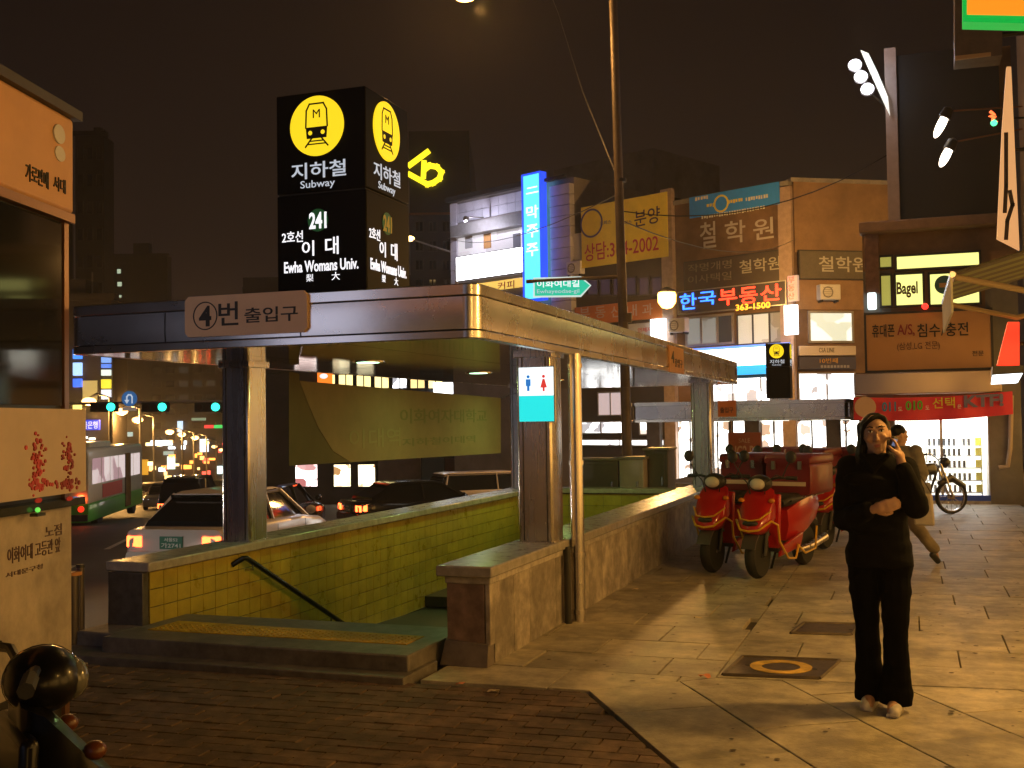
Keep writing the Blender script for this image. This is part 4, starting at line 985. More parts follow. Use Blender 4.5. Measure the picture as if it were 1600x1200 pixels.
sx = thing('exit_sign', 'orange exit board on the front of the further canopy', 'sign', pl.P((u0+u1)/2, z0)); q = MB(); pl.box(q, u0, u1, z0, z1, 0, .03); obj('board', q, ORANGES, sx); pl.text('출입구', u0+.05, u1-.05, z0+.08, z0+.2, .04, PRINTB, sx, .02)
for (x0, x1) in [(1011, 1024), (990, 998)]:
    pass
pylon('pylon_sign', 'smaller black subway pylon with a yellow disc on the further canopy', -2.86, 24.3, .50, 2.0, 2.72, 3.22, False)

# utility cabinets and boards behind the entrance
def cabinet(label, x0, x1, y, z1, dep, m, nm='utility_cabinet'):
    t = thing(nm, label, 'cabinet', ((x0+x1)/2, y, pz(x0, y)))
    zb_ = min(pz(x0, y), pz(x1, y), pz(x0, y+dep))
    obj('body', MB().box((x0, y, zb_), (x1, y+dep, z1-.04)), m, t, bevel=.015)
    obj('lid', MB().box((x0-.03, y-.03, z1-.04), (x1+.03, y+dep+.03, z1)), GREYP, t, bevel=.01)
    n = max(1, int((x1-x0)/.55))
    for k in range(n):
        a = x0+.04+(x1-x0-.08)*k/n; b = x0+.04+(x1-x0-.08)*(k+1)/n
        dr = obj('door', MB().box((a+.01, y-.012, zb_+.12), (b-.01, y-.001, z1-.1)), m, t, bevel=.006)
        obj('handle', MB().box((b-.07, y-.03, (z1+zb_)/2), (b-.045, y-.012, (z1+zb_)/2+.14)), STEEL, dr)
    return t
CABM = mat('cabinet_paint', (.10, .085, .075), .5, var=.15, scale=3); CABL = mat('cabinet_light', (.38, .34, .31), .5, var=.12, scale=3)
for (x0, x1, ytop, Y, lb, m, dep) in [(904, 965, 716, 17.6, 'dark brown utility cabinet directly behind the rear tiled wall', CABM, .5), (967, 1005, 714, 17.6, 'pale stained utility cabinet beside the dark brown ones', CABL, .5), (1007, 1043, 700, 17.9, 'taller dark utility cabinet beside the rear canopy column', CABM, .6)]:
    a = gy(x0, ytop, Y); b = gy(x1, ytop, Y); cabinet(lb, a.x, b.x, Y, a.z, dep, m)
a = gy(1137, 676, 19.); b = gy(1190, 730, 19.)
rbd = thing('freestanding_board', 'dark red freestanding shop board with pale reversed lettering behind the scooters', 'sign', ((a.x+b.x)/2, 19, pz(a.x, 19)))
pl = faceY(19.); q = MB(); pl.box(q, a.x, b.x, b.z, a.z, -.05, 0); obj('board', q, mat('board_red', (.30, .07, .035), .5, var=.1), rbd)
for x in (a.x+.04, b.x-.04): obj('leg', MB().tube([(x, 19.03, pz(x, 19)), (x, 19.03, a.z)], .02, 8), DARK, rbd)
o = pl.text('UG2 Pin', a.x+.05, b.x-.03, a.z-.42, a.z-.22, .006, mat('board_letters2', (.5, .3, .22), .5), rbd, .02)
pl.text('SALE', a.x+.18, b.x-.18, a.z-.17, a.z-.1, .006, MATS['board_letters2'], rbd, .0)

# ------------------------------------------------------------------ phone shop building
PK = faceY(22.3)
K = lambda x, y: PK.uz(x, y)
kb = thing('phone_shop_building', 'narrow building with a glowing phone shop below and a lit yellow cafe window above', 'building', (.4, 24, 0))
xl = K(1350, 500)[0]; xr = 1.92
dl, dr = K(1398, 700)[0], K(1546, 700)[0]; dz0, dz1 = .06, K(1470, 644)[1]
WALLK = mat('brown_shop_wall', (.26, .15, .08), .7, var=.18, scale=2, stain=.25)
TANK = mat('grey_shop_wall', (.20, .185, .17), .7, var=.18, scale=2, stain=.25)
def kbox(nm, x0, x1, z0, z1, d0, d1, m, par=None, **k):
    q = MB(); PK.box(q, x0, x1, z0, z1, d0, d1); return obj(nm, q, m, par or kb, **k)
kbox('pier', xl, dl-.002, -.3, 4.4, -6, 0, TANK); kbox('pier', dr+.002, xr, -.1, 4.4, -6, 0, TANK)
kbox('upper_wall', xl, xr, dz1, K(1450, 347)[1], -6, -.002, WALLK); kbox('parapet_wall', K(1387, 200)[0], xr, K(1450, 347)[1], K(1450, 86)[1], -6, -.004, WALLK)
kbox('shop_floor', dl, dr, -.1, dz0, -2.2, .05, GRANITE)
kbox('rear_wall', dl, dr, dz0, dz1, -2.3, -1.2, glow('shop_back_light', (1., .98, .84), 1.9))  # back wall glows by itself in place of a shop lamp
kbox('shop_side', dl, dl+.02, dz0, dz1, -1.2, -.02, WHITEP); kbox('shop_side', dr-.02, dr, dz0, dz1, -1.2, -.02, WHITEP)
kbox('ceiling_light', dl+.02, dr-.02, dz1-.06, dz1-.02, -1.2, -.05, glow('shop_ceiling', (.96, .98, 1.), 9.))
kl = obj('fake', MB(), WHITEP, kb) if False else None
sh = thing('display_shelves', 'white display shelves of mobile phones inside the glowing shop window', 'shelf', ((dl+dr)/2+.3, 22.9, dz0))
s0, s1 = K(1448, 700)[0], K(1524, 700)[0]; PH = mat('phone_body', (.10, .11, .12), .3, .3, var=.4, scale=20); PHY = mat('phone_box', (.75, .62, .08), .5)
for k, y in enumerate((697, 713, 732, 752, 771)):
    z = K(1480, y)[1]; kbox('shelf', s0, s1+.14, z-.02, z, -.62, -.34, WHITEP, sh)
    n = 9
    for i in range(n):
        x = s0+.03+(s1-s0-.06)*i/n
        if random.random() < .12: continue
        kbox('phone', x, x+.05, z+.002, z+.002+.13, -.46, -.42, PH, sh)
    kbox('price_box', s1+.02, s1+.13, z+.002, z+.14, -.52, -.4, PHY, sh)
for x in (s0, s1+.13): kbox('upright', x-.012, x+.012, dz0, K(1480, 680)[1], -.64, -.60, WHITEP, sh)
GL = mat('shop_glass', (.9, .95, .95), .04, alpha=.10)
for a, b in [(dl, (dl+dr)/2-.02), ((dl+dr)/2+.02, dr)]:
    kbox('glass_pane', a+.03, b-.03, dz0+.1, dz1-.05, -.03, -.02, GL)
kbox('mullion', (dl+dr)/2-.025, (dl+dr)/2+.025, dz0+.1, dz1, -.05, .0, STEEL); kbox('blue_sill', dl, dr, dz0-.02, dz0+.1, -.06, .03, mat('blue_sill', (.02, .07, .5), .4))
# metal hood, board, cafe window, cornice
a, b, z0, z1 = PK.rect(1336, 582, 1562, 616); kbox('metal_hood', a, b, z0, z1, .0, .55, mat('hood_metal', (.42, .33, .25), .3, 1., var=.03, scale=2.5, rvar=.05), bevel=.02)
t, r, d = sign('repair_board', 'wide tan shop board with dark lettering above the metal hood', PK, 1353, 488, 1549, 579, mat('tan_board', (.50, .26, .10), .5, var=.06, scale=2), .18, .03, frame=FRAME_D)
tb_ = PRINTB; put(PK, '휴대폰', 1363, 508, 1398, 528, d+.01, tb_, t, .01); put(PK, 'A/S,', 1402, 508, 1429, 527, d+.01, mat('print_dkred', (.28, .03, .03), .6), t, .01); put(PK, '침수/충전', 1433, 506, 1512, 527, d+.01, tb_, t, .01)
put(PK, '(삼성,LG 전문)', 1402, 535, 1468, 549, d+.01, mat('print_brown', (.13, .06, .03), .6), t, .0); put(PK, '전문', 1518, 549, 1536, 557, d+.01, tb_, t, .0)
CAFE = glow('cafe_light', (.93, .92, .28), 1.25); CAFE2 = glow('cafe_light_dim', (.50, .46, .09), .7)
for (x0, x1, y0, y1, m) in [(1372, 1396, 399, 421, CAFE2), (1398, 1533, 395, 421, CAFE), (1374, 1395, 428, 481, CAFE2), (1397, 1445, 426, 480, CAFE), (1450, 1533, 424, 478, CAFE)]:
    u0, u1, z0, z1 = PK.rect(x0, y0, x1, y1); window(PK, u0, u1, z0, z1, kb, m, FRAME_D, 1, .04)
cs = thing('cafe_lettering', 'brown cut-out lettering stuck on the lit yellow cafe window', 'sign', PK.P(.3, 3.9, .1)); put(PK, 'Bagel', 1401, 441, 1434, 466, .1, mat('brown_letters', (.13, .08, .05), .6), cs, .03)
rs = thing('round_sign', 'round teal disc sign on the lit yellow cafe window', 'sign', PK.P(1., 3.9, .3)); u, z = K(1475, 447); q = MB(); PK.disc(q, u, z, .17, .2, .26, 28); obj('disc', q, mat('teal', (.01, .10, .12), .4), rs); kbox('label', u-.09, u+.09, z-.05, z+.03, .26, .268, mat('tan_label', (.4, .25, .12), .6), rs)
rl = thing('red_lamp', 'small round red lamp between the cafe window and the tan board', 'lamp', PK.P(.6, 3.6, .25)); u, z = K(1445, 481); q = MB(); q.ball(PK.P(u, z, .3), .06, 12, 8); obj('bulb', q, glow('red_bulb', (1., .03, .02), 2.5), rl); q = MB(); q.tube([PK.P(u, z+.06, .3), PK.P(u, z+.12, .0)], .015, 6); obj('stem', q, DARK, rl)
u0, u1, z0, z1 = PK.rect(1343, 345, 1560, 362); kbox('cornice', u0, u1, z0, z1, .0, .4, mat('cornice_brown', (.24, .14, .075), .6, var=.15), bevel=.03)
u0, u1, z0, z1 = PK.rect(1352, 362, 1374, 460); kbox('pilaster', u0, u1, z0, z1, .0, .2, mat('pil_red', (.14, .07, .05), .6, var=.3, scale=8), bevel=.02)
tl = thing('tube_light', 'short pale glowing tube light at the edge of the cafe window', 'lamp', PK.P(K(1363, 470)[0], K(1363, 487)[1], .3)); a, b, z0, z1 = PK.rect(1356, 459, 1370, 485); kbox('tube', a, b, z0, z1, .1, .25, glow('tube_pale', (.75, .95, .95), 2.), tl, bevel=.03)
# red banner below the hood
bt = thing('phone_banner', 'bright red cloth banner with coloured numbers hung over the phone shop', 'banner', PK.P(.3, 1.7, .6))
u0, u1, z0, z1 = PK.rect(1336, 619, 1578, 654); q = MB(); n = 26
top_ = []; bot_ = []
for k in range(n+1):
    t_ = k/n; u = u0+(u1-u0)*t_; sag = -.05*math.sin(math.pi*t_); w_ = .03*math.sin(t_*21)
    top_.append((u, z1+sag+.05*t_, .60+w_)); bot_.append((u, z0+sag*1.2+.06*t_, .60+w_*1.3))
V = [PK.P(u, z, d) for u, z, d in top_]+[PK.P(u, z, d) for u, z, d in bot_]; q.add(V, [(k, k+1, n+2+k, n+1+k) for k in range(n)]); q.add([p+Vector((0, .004, 0)) for p in V], [(k+1, k, n+1+k, n+2+k) for k in range(n)])
obj('cloth', q, mat('banner_red', (.72, .035, .06), .6, var=.05), bt)
PKb = Pl((0, 22.3-.655), (1, 0)); KB = lambda st, x0, y0, x1, y1, m, sk=.02, bo=.03: put(PKb, st, x0, y0, x1, y1, .0, m, bt, bo, sk)
q = MB(); u, z = PKb.uz(1352, 636); PKb.disc(q, u, z, .19, -.01, .0, 28); obj('badge', q, mat('badge_cream', (.62, .42, .30), .6), bt)
KB('011', 1378, 628, 1400, 643, mat('num_blue', (.03, .22, .5), .5)); KB('도', 1403, 636, 1410, 642, PRINTW, 0, .01); KB('010', 1415, 626, 1442, 641, mat('num_green', (.12, .45, .03), .5)); KB('도', 1446, 634, 1452, 640, PRINTW, 0, .01)
KB('선택', 1457, 621, 1492, 638, mat('num_yellow', (.65, .55, .04), .5)); KB('은', 1496, 632, 1502, 638, PRINTW, 0, .01); KB('KTF!', 1506, 616, 1568, 636, mat('num_navy', (.16, .14, .26), .5), .03, .04)
# rail and pipe on the grey wall
pp = thing('wall_pipe', 'bent pale drain pipe on the grey wall beside the phone shop', 'pipe', (1.6, 22.2, .8)); P_ = [PK.P(*K(x, y), .08) for x, y in [(1580, 618), (1578, 700), (1574, 728), (1560, 730)]]; obj('pipe', MB().tube(P_, .04, 8), mat('pipe_pale', (.42, .33, .25), .4), pp)
# big unlit billboard with lamps
bl = thing('billboard', 'large unlit black billboard over the cafe with a pale side pillar', 'billboard', PK.P(.8, 5.4, .1)); u0, u1, z0, z1 = PK.rect(1404, 84, 1562, 345); kbox('board', u0, u1, z0, z1, .0, .25, mat('billboard_black', (.008, .007, .006), .6), bl)
u0, u1, z0, z1 = PK.rect(1385, 82, 1403, 348); kbox('side_pillar', u0, u1, z0, z1, .0, .3, mat('pillar_pink', (.35, .26, .22), .6, var=.1), bl)
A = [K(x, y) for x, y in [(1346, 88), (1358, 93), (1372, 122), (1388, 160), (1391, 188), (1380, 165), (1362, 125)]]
q = MB(); PK.poly(q, A, .32, .40); obj('slanted_panel', q, glow('lit_panel', (.92, .92, .85), .9), bl)  # panel glows by itself for the floodlight falling on it
for k, (x, y) in enumerate([(1338, 115), (1347, 133), (1357, 152)]):
    u, z = K(x, y); t = thing('floodlight', ['upper', 'middle', 'lower'][k]+' white floodlight of three beside the black billboard', 'floodlight', PK.P(u, z, .5), 0, 'three floodlights by the billboard')
    c = PK.P(u, z, .55); obj('head', MB().lathe([(.05, .16), (.10, .08), (.13, .0), (.12, -.005)], c, 1, 14), GREYP, t)
    obj('bulb', MB().ball(c+Vector((0, -.03, 0)), (.115, .07, .10), 12, 8), glow('flood_white', (.86, .86, 1.), 9.), t)
    obj('arm', MB().tube([c+Vector((0, .1, 0)), PK.P(K(1390, y+25)[0], K(1390, y+25)[1], .25)], .015, 6), DARK, t)
lamp('flood_glow', tuple(PK.P(*K(1347, 133), 1.)), 25, (.85, .88, 1.), bl, .1)
for k, (x, y) in enumerate([(1471, 194), (1478, 243)]):
    u, z = PK.uz(x, y); c = gd(x, y, 18.); t = thing('floodlight', ['upper', 'lower'][k]+' warm white tilted floodlight on a rod in front of the black billboard', 'floodlight', c)
    q = MB(); q.ball((0, 0, 0), (.07, .09, .24 if k == 0 else .2), 14, 8); q.xf(Matrix.Translation(c) @ Matrix.Rotation(R(27), 4, 'Y')); obj('bulb', q, glow('flood_warm', (1., .85, .68), 6.), t)
    q = MB().lathe([(.02, .30), (.08, .26), (.10, .10), (.09, .1)], (0, 0, 0), 2, 12); q.xf(Matrix.Translation(c) @ Matrix.Rotation(R(27), 4, 'Y')); obj('shade', q, DARK, t)
    obj('rod', MB().tube([c+Vector((.08, 0, .2)), gd(1560, 170+k*35, 18.)+Vector((.35, 0, 0))], .014, 6), mat('rod_rust', (.2, .09, .04), .5), t)

# ------------------------------------------------------------------ shop row on the right
rbld = thing('shop_row', 'long shop building along the right of the pavement with lit display windows', 'building', (5, 8, 0))
RXW = 1.95
obj('wall', MB().box((RXW, 6.6, 3.0), (7.5, 21.5, 9.5)), mat('row_wall', (.20, .13, .08), .7, var=.2, scale=1.5, stain=.2), rbld)
obj('wall', MB().box((RXW, -9, 3.0), (7.5, 6.59, 9.5)), MATS['row_wall'], rbld)
obj('rear_wall', MB().box((3.6, -9, 0), (7.5, 21.5, 2.99)), mat('shop_inner', (.6, .5, .35), .8), rbld)
WSH = glowvar('row_shop_light', (1., .55, .13), (.62, .29, .06), 2.9, 1.6)  # unseen display light, assumed from the glow on the pavement
for k in range(8):
    y0 = -8.9+k*3.8
    obj('pier', MB().box((RXW, y0, 0), (RXW+.5, y0+.4, 2.99)), TANK, rbld)
    if y0+3.8 < 21.6:
        obj('display', MB().box((RXW+.9, y0+.42, .5), (RXW+1.0, y0+3.78, 2.8)), WSH, rbld)
        obj('sill', MB().box((RXW+.05, y0+.4, 0), (RXW+.9, y0+3.8, .48)), GRANITE, rbld)
        px = faceXm(RXW+.1); q = MB(); px.frame(q, -(y0+3.8), -(y0+.4), .5, 2.98, -.03, .03, .05); obj('window_frame', q, FRAME_A, rbld)
        q = MB(); px.box(q, -(y0+3.74), -(y0+.46), .55, 2.92, -.006, .006); obj('glass_pane', q, GL, rbld)
# sodium lamps on its wall, unseen, assumed from the light on the pavement
for k, y in enumerate((7.3, 2.6)):
    t = thing('wall_lamp', ['sodium bracket lamp on the shop row wall beyond the woman', 'sodium bracket lamp on the shop row wall behind the photographer'][k], 'lamp', (RXW, y, 3.2))
    obj('arm', MB().tube([(RXW, y, 3.2), (RXW-.25, y, 3.45), (RXW-.6, y, 3.4)], .025, 8), DARK, t)
    obj('shade', MB().lathe([(.03, .12), (.10, .10), (.2, .0), (.19, -.01)], (RXW-.6, y, 3.3), 2, 16), DARK, t)
    obj('bulb', MB().ball((RXW-.6, y, 3.26), .09, 12, 8), glow('wall_sodium', (1., .6, .2), 10.), t)
    lamp('wall_sodium_light', (RXW-.6, y, 3.14), [330, 70][k], (1., .53, .12), t, .2)
# awning over the pavement
aw = thing('awning', 'green and brown striped awning with pale valance jutting from the shop row', 'awning', (1.9, 12.2, 2.9))
ya, yb_ = 11.4, 14.2; xo, xw = .42, RXW; S1 = mat('awning_olive', (.15, .17, .05), .8, var=.15, scale=4); S2 = mat('awning_brown', (.07, .06, .03), .8, var=.15, scale=4)
zo, zw = 2.98, 3.40; n = 11
for k in range(n):
    a = ya+(yb_-ya)*k/n; b = ya+(yb_-ya)*(k+1)/n
    obj('stripe', MB().hexa([(xo, a, zo), (xw, a, zw), (xw, b, zw), (xo, b, zo), (xo, a, zo+.02), (xw, a, zw+.02), (xw, b, zw+.02), (xo, b, zo+.02)]), S1 if k % 2 else S2, aw)
obj('valance', MB().box((xo-.02, ya, zo-.36), (xo+.0, yb_, zo+.03)), mat('valance_pale', (.5, .47, .33), .7, var=.15), aw)
obj('front_bar', MB().tube([(xo, ya-.02, zo), (xo, yb_+.02, zo)], .03, 8), STEEL, aw)
for y in (ya+.05, yb_-.05): obj('arm', MB().tube([(xo+.03, y, zo-.02), (1.2, y, zo-.22), (xw, y, zo-.05)], .03, 8), mat('arm_tan', (.32, .24, .14), .4), aw)
# blade signs on the same wall
def blade(name, label, Y, pts, m, th=.12, cat='sign'):
    pl = faceY(Y); A = [pl.uz(x, y) for x, y in pts]; us_ = [a for a, b in A]; t = thing(name, label, cat, pl.P(sum(us_)/len(us_), min(b for a, b in A)))
    q = MB(); pl.poly(q, A, -th, 0); obj('panel', q, m, t); zc = sum(b for a, b in A)/len(A)
    obj('bracket', MB().tube([(max(us_)-.03, Y+th/2, zc), (RXW, Y+th/2, zc)], .025, 6), DARK, t); return t, pl
t, pl = blade('blade_sign', 'tall tapering beige lit blade sign with dark script on the shop row', 16., [(1573, 104), (1580, 104), (1593, 390), (1558, 372), (1566, 200)], glow('lit_beige', (.85, .42, .16), .8))
q = MB(); pl.line(q, [pl.uz(*p) for p in [(1572, 210), (1572, 290), (1570, 330)]], .05, 0, .01); pl.line(q, [pl.uz(*p) for p in [(1578, 300), (1582, 320), (1574, 345), (1572, 372)]], .05, 0, .01); obj('script', q, mat('script_brown', (.08, .05, .03), .6), t)
t, pl = blade('blade_sign', 'glowing red tapering blade sign with a white lamp beneath on the shop row', 14., [(1575, 503), (1593, 503), (1593, 571), (1558, 571)], glow('lit_red', (1., .035, .015), 1.1))
q = MB(); pl.poly(q, [pl.uz(*p) for p in [(1552, 586), (1598, 583), (1590, 598), (1550, 600)]], -.2, .02); obj('lamp_panel', q, glow('lit_white_lamp', (.85, .95, 1.), 3.), t)
q = MB(); pl.poly(q, [pl.uz(*p) for p in [(1551, 573), (1599, 571), (1599, 583), (1550, 586)]], -.22, .04); obj('casing', q, DARK, t)
t, pl = blade('lit_box_sign', 'large orange lightbox sign with green border high on the shop row', 13., [(1511, -60), (1705, -60), (1705, 26), (1511, 22)], glow('lit_orange_big', (1., .30, .015), 1.0), .3)
A = [pl.uz(x, y) for x, y in [(1505, -70), (1715, -70), (1715, 38), (1505, 33)]]; q = MB(); pl.poly(q, A, -.28, -.02); obj('green_border', q, glow('lit_green', (.0, .48, .06), .85), t)
nr = thing('red_neon', 'small tangled red neon sign with a green spot on the shop row', 'neon', gd(1555, 185, 17)); q = MB()
P_ = [gd(1550+random.uniform(-4, 10), 174+k*2.4, 17.) for k in range(9)]; q.tube(P_, .022, 6); obj('tube', q, glow('neon_red2', (1., .12, .03), 3.), nr)
q = MB(); q.ball(gd(1553, 192, 17.), .05, 10, 6); obj('green_spot', q, glow('neon_green', (.1, 1., .4), 2.), nr); obj('bracket', MB().tube([gd(1556, 186, 17.), gd(1600, 186, 17.)+Vector((.3, 0, 0))], .015, 6), DARK, nr)
up_ = thing('upper_signbox', 'dull grey signbox with a lit lower edge above the floodlights', 'sign', gd(1530, 80, 17)); pl = faceY(17.); A = [pl.uz(x, y) for x, y in [(1492, -20), (1566, -20), (1566, 86), (1492, 93)]]; q = MB(); pl.poly(q, A, -.5, 0); obj('box', q, mat('signbox_grey', (.12, .09, .07), .6, var=.2), up_); A = [pl.uz(x, y) for x, y in [(1492, 89), (1548, 83), (1548, 88), (1492, 95)]]; q = MB(); pl.poly(q, A, 0, .05); obj('edge', q, mat('edge_tan', (.5, .32, .16), .6), up_); obj('bracket', MB().tube([(A[1][0], 17.2, A[1][1]+.3), (RXW+.05, 17.2, A[1][1]+.3)], .04, 6), DARK, up_)

# unseen building with lit windows, added across the road for the fascia to mirror
bh = block('office_building', 'lit office front across the road behind the photographer', Pl((-24, -10), (-.5, .866)), -48, 16, -.3, 24, 8, DARKB)
pq = Pl((-24, -10), (-.5, .866)); OW = glow('office_cool', (.60, .64, .86), .6)
for j in range(6):
    for i in range(9):
        window(pq, -46+i*3.9, -42.6+i*3.9, 1.2+j*3.2, 3.6+j*3.2, bh, OW, FRAME_D, 2, .08)
from mathutils import noise
# ------------------------------------------------------------------ kiosk on the left
kd = Vector((.26, -.966, 0)).normalized()    # along its face, towards the photographer
k0 = gd(108, 620, 6.0); PKI = Pl((k0.x, k0.y), (-kd.x, -kd.y)); ko = k0
# u runs away from the camera: far end u = 0, near end u negative
ki = thing('street_kiosk', 'street vending kiosk with cream fascia, dark window and posters, beside the dark motorcycle', 'kiosk', PKI.P(-1.6, 0, -.7))
KZ = lambda y: PKI.uz(104, y)[1]
KCR = mat('kiosk_cream', (.56, .32, .17), .5, var=.08, scale=3); KPOST = mat('kiosk_post', (.22, .11, .06), .35, .5)
z_t, z_f, z_p0, z_p1, z_b = KZ(186), KZ(334), KZ(640), KZ(768), KZ(1047)
def kib(nm, u0, u1, z0, z1, d0, d1, m, par=None, **k):
    q = MB(); PKI.box(q, u0, u1, z0, z1, d0, d1); return obj(nm, q, m, par or ki, **k)
kib('body', -3.2, -.03, .05, z_f, -1.4, -.02, DARK); kib('fascia', -3.2, 0, z_f, z_t, -1.45, .03, KCR, bevel=.02); kib('roof', -3.25, .04, z_t, z_t+.05, -1.5, .06, DARK)
for k in range(3): kib('fascia_seam', -.82-k*.8, -.812-k*.8, z_f+.01, z_t-.01, .031, .033, DARK)
kib('post', -.05, 0, .0, z_f-.005, -.06, .0, KPOST); kib('fascia_trim', -3.2, .0, z_f-.05, z_f-.002, -.02, .035, KPOST)
kib('window', -3.15, -.06, z_p0+.02, z_f-.06, -.018, -.008, GLASSD)
for k in range(4): kib('window_bar', -.9-k*.75, -.86-k*.75, z_p0+.02, z_f-.06, -.008, .004, DARK)
kib('counter', -3.2, .02, z_p1-.07, z_p1-.03, -.02, .08, mat('counter_dark', (.03, .035, .03), .15)); kib('base', -3.2, 0, 0, .1, -1.4, -.01, DARK)
lb_ = MB(); PKI.box(lb_, .0, .07, 1.95, 3.05, -1.38, -.08); obj('advert_lightbox', lb_, glow('lit_advert', (.60, .62, .82), 1.1), ki); lb_ = MB(); PKI.box(lb_, .0, .075, 1.86, 1.94, -1.42, -.04); PKI.box(lb_, .0, .075, 3.06, 3.14, -1.42, -.04); obj('lightbox_frame', lb_, STEEL, ki)  # unseen glowing panel added on the kiosk end for the fascia to mirror
eb = MB(); u, z = PKI.uz(82, 210); PKI.disc(eb, u, z, .06, .03, .04, 24, .05); PKI.disc(eb, u+.015, z-.10, .055, .03, .036, 20, .04); obj('emblem', eb, mat('emblem_pale', (.55, .55, .58), .4), ki)
for x0, x1, y0, y1, st in [(30, 66, 262, 289, '가로판매'), (74, 93, 278, 300, '서대')]:
    u0, u1, z0_, z1_ = PKI.rect(x0, y0, x1, y1); PKI.text(st, u0, u1, z0_, z1_, .036, PRINTB, ki, .03)
po = thing('poster', 'pale poster with two red flower bunches on the kiosk front', 'poster', PKI.P(-.5, z_p1, .02))
kib('sheet', -1.6, .005, z_p1-.0, z_p0, .082, .09, mat('poster_pale', (.52, .43, .38), .6, var=.06), po)
rd = mat('poster_red', (.42, .05, .07), .6, var=.5, scale=14); rp_ = mat('poster_redder', (.5, .03, .05), .6)
for cx in (30, 80):
    u, z = PKI.uz(cx, 728); q = MB()
    for k in range(60): PKI.disc(q, u+random.gauss(0, .03), z+random.gauss(.03, .055), random.uniform(.005, .012), .09, .094+k*.00008, 9)
    for k in range(40): PKI.disc(q, u+random.gauss(0, .06), z-.09+random.gauss(0, .015), random.uniform(.006, .013), .09, .094+k*.00008, 9)
    obj('flowers', q, rd, po, kind='stuff'); q = MB(); PKI.disc(q, u+.01, z-.17, .035, .09, .094, 12, .012); obj('petal', q, rp_, po)
bd = thing('notice_board', 'stained cream notice panel with small dark lettering below the kiosk counter', 'notice', PKI.P(-.8, z_b, .02))
kib('panel', -3.1, -.02, z_b, z_p1-.075, .0, .02, mat('panel_cream', (.46, .40, .33), .55, var=.16, scale=6, stain=.35, bump=.2), bd)
for x0, x1, y0, y1, st in [(5, 88, 848, 872, '이화여대 고등관 앞'), (64, 90, 820, 838, '노점'), (2, 60, 888, 896, '서대문구청')]:
    u0, u1, z0_, z1_ = PKI.rect(x0, y0, x1, y1); PKI.text(st, u0, u1, z0_, z1_, .024, mat('print_purple', (.09, .05, .06), .6), bd, .005)
gsp = thing('green_lamp', 'tiny green lamp on the edge of the kiosk counter', 'lamp', PKI.P(-.6, z_p1-.05, .1)); u, z = PKI.uz(28, 797); q = MB(); q.ball(PKI.P(u, z, .1), .013, 10, 6); obj('bulb', q, glow('green_led', (.2, .9, .12), .8), gsp); q = MB(); PKI.box(q, u-.04, u+.04, z-.03, z-.015, .08, .12); obj('holder', q, DARK, gsp)  # small glowing ball in place of a greenish reflection
bsn = thing('blue_sign', 'tiny deep blue lit sign just beyond the kiosk corner', 'sign', gd(109, 222, 90)); pl = farpl(109, 90); a, b, z0, z1 = pl.rect(104, 214, 113, 231); q = MB(); pl.box(q, a, b, z0, z1, 0, .2); obj('panel', q, glow('tiny_blue', (.05, .08, .9), 1.3), bsn); q = MB(); pl.box(q, a, b, z0-12, z0, -.2, 0); obj('mast', q, DARK, bsn)
# railing posts beside it
for k, (x, y, ht) in enumerate([(114, 1016, 900), (126, 1012, 888)]):
    p = gz(x, y); zt_ = CAMH-(ht-(659-.0149*(x-800)))/F*(p-CAM).dot(fw)
    t = thing('railing_post', ['thick short steel post by the kerb with an orange cap', 'thin dark post by the kerb behind the kiosk'][k], 'post', p)
    obj('shaft', MB().tube([p, (p.x, p.y, zt_)], [.05, .03][k], 12), mat('post_steel', (.16, .14, .13), .3, .8), t); obj('cap', MB().cyl((p.x, p.y, zt_+.012), [.065, .034][k], .024, seg=12), mat('post_cap', (.6, .25, .06), .4) if k == 0 else DARK, t)
    obj('foot', MB().cyl((p.x, p.y, .01), .09, .02, seg=12), DARK, t)

# ------------------------------------------------------------------ vehicles
def rsec(y, w_, z0, z1, r, zr=None):
    """rounded cross section of half width w_"""
    P = []; zr = zr or r
    for cx, cz, a0 in [(w_-r, z0+zr, -90), (w_-r, z1-zr, 0), (-(w_-r), z1-zr, 90), (-(w_-r), z0+zr, 180)]:
        for k in range(4): q = R(a0+90*k/3); P.append((cx+r*math.cos(q), y, cz+zr*math.sin(q)))
    return P
TAIL = glow('tail_lamp', (1., .085, .018), 10.); TAILD = glow('tail_lamp_dim', (1., .03, .01), 1.6)
def wheel(c, r, wd, parent, m=None):
    w_ = obj('wheel', MB().lathe([(r*.62, -wd/2), (r*.93, -wd/2), (r, -wd/2+.03), (r, wd/2-.03), (r*.93, wd/2), (r*.62, wd/2)], c, 0, 22), RUBBER, parent)
    obj('rim', MB().lathe([(.03, -wd/2-.004), (r*.5, -wd/2+.01), (r*.64, -wd/2+.004), (r*.64, wd/2-.004), (r*.5, wd/2-.01), (.03, wd/2+.004)], c, 0, 18), m or STEEL, w_)
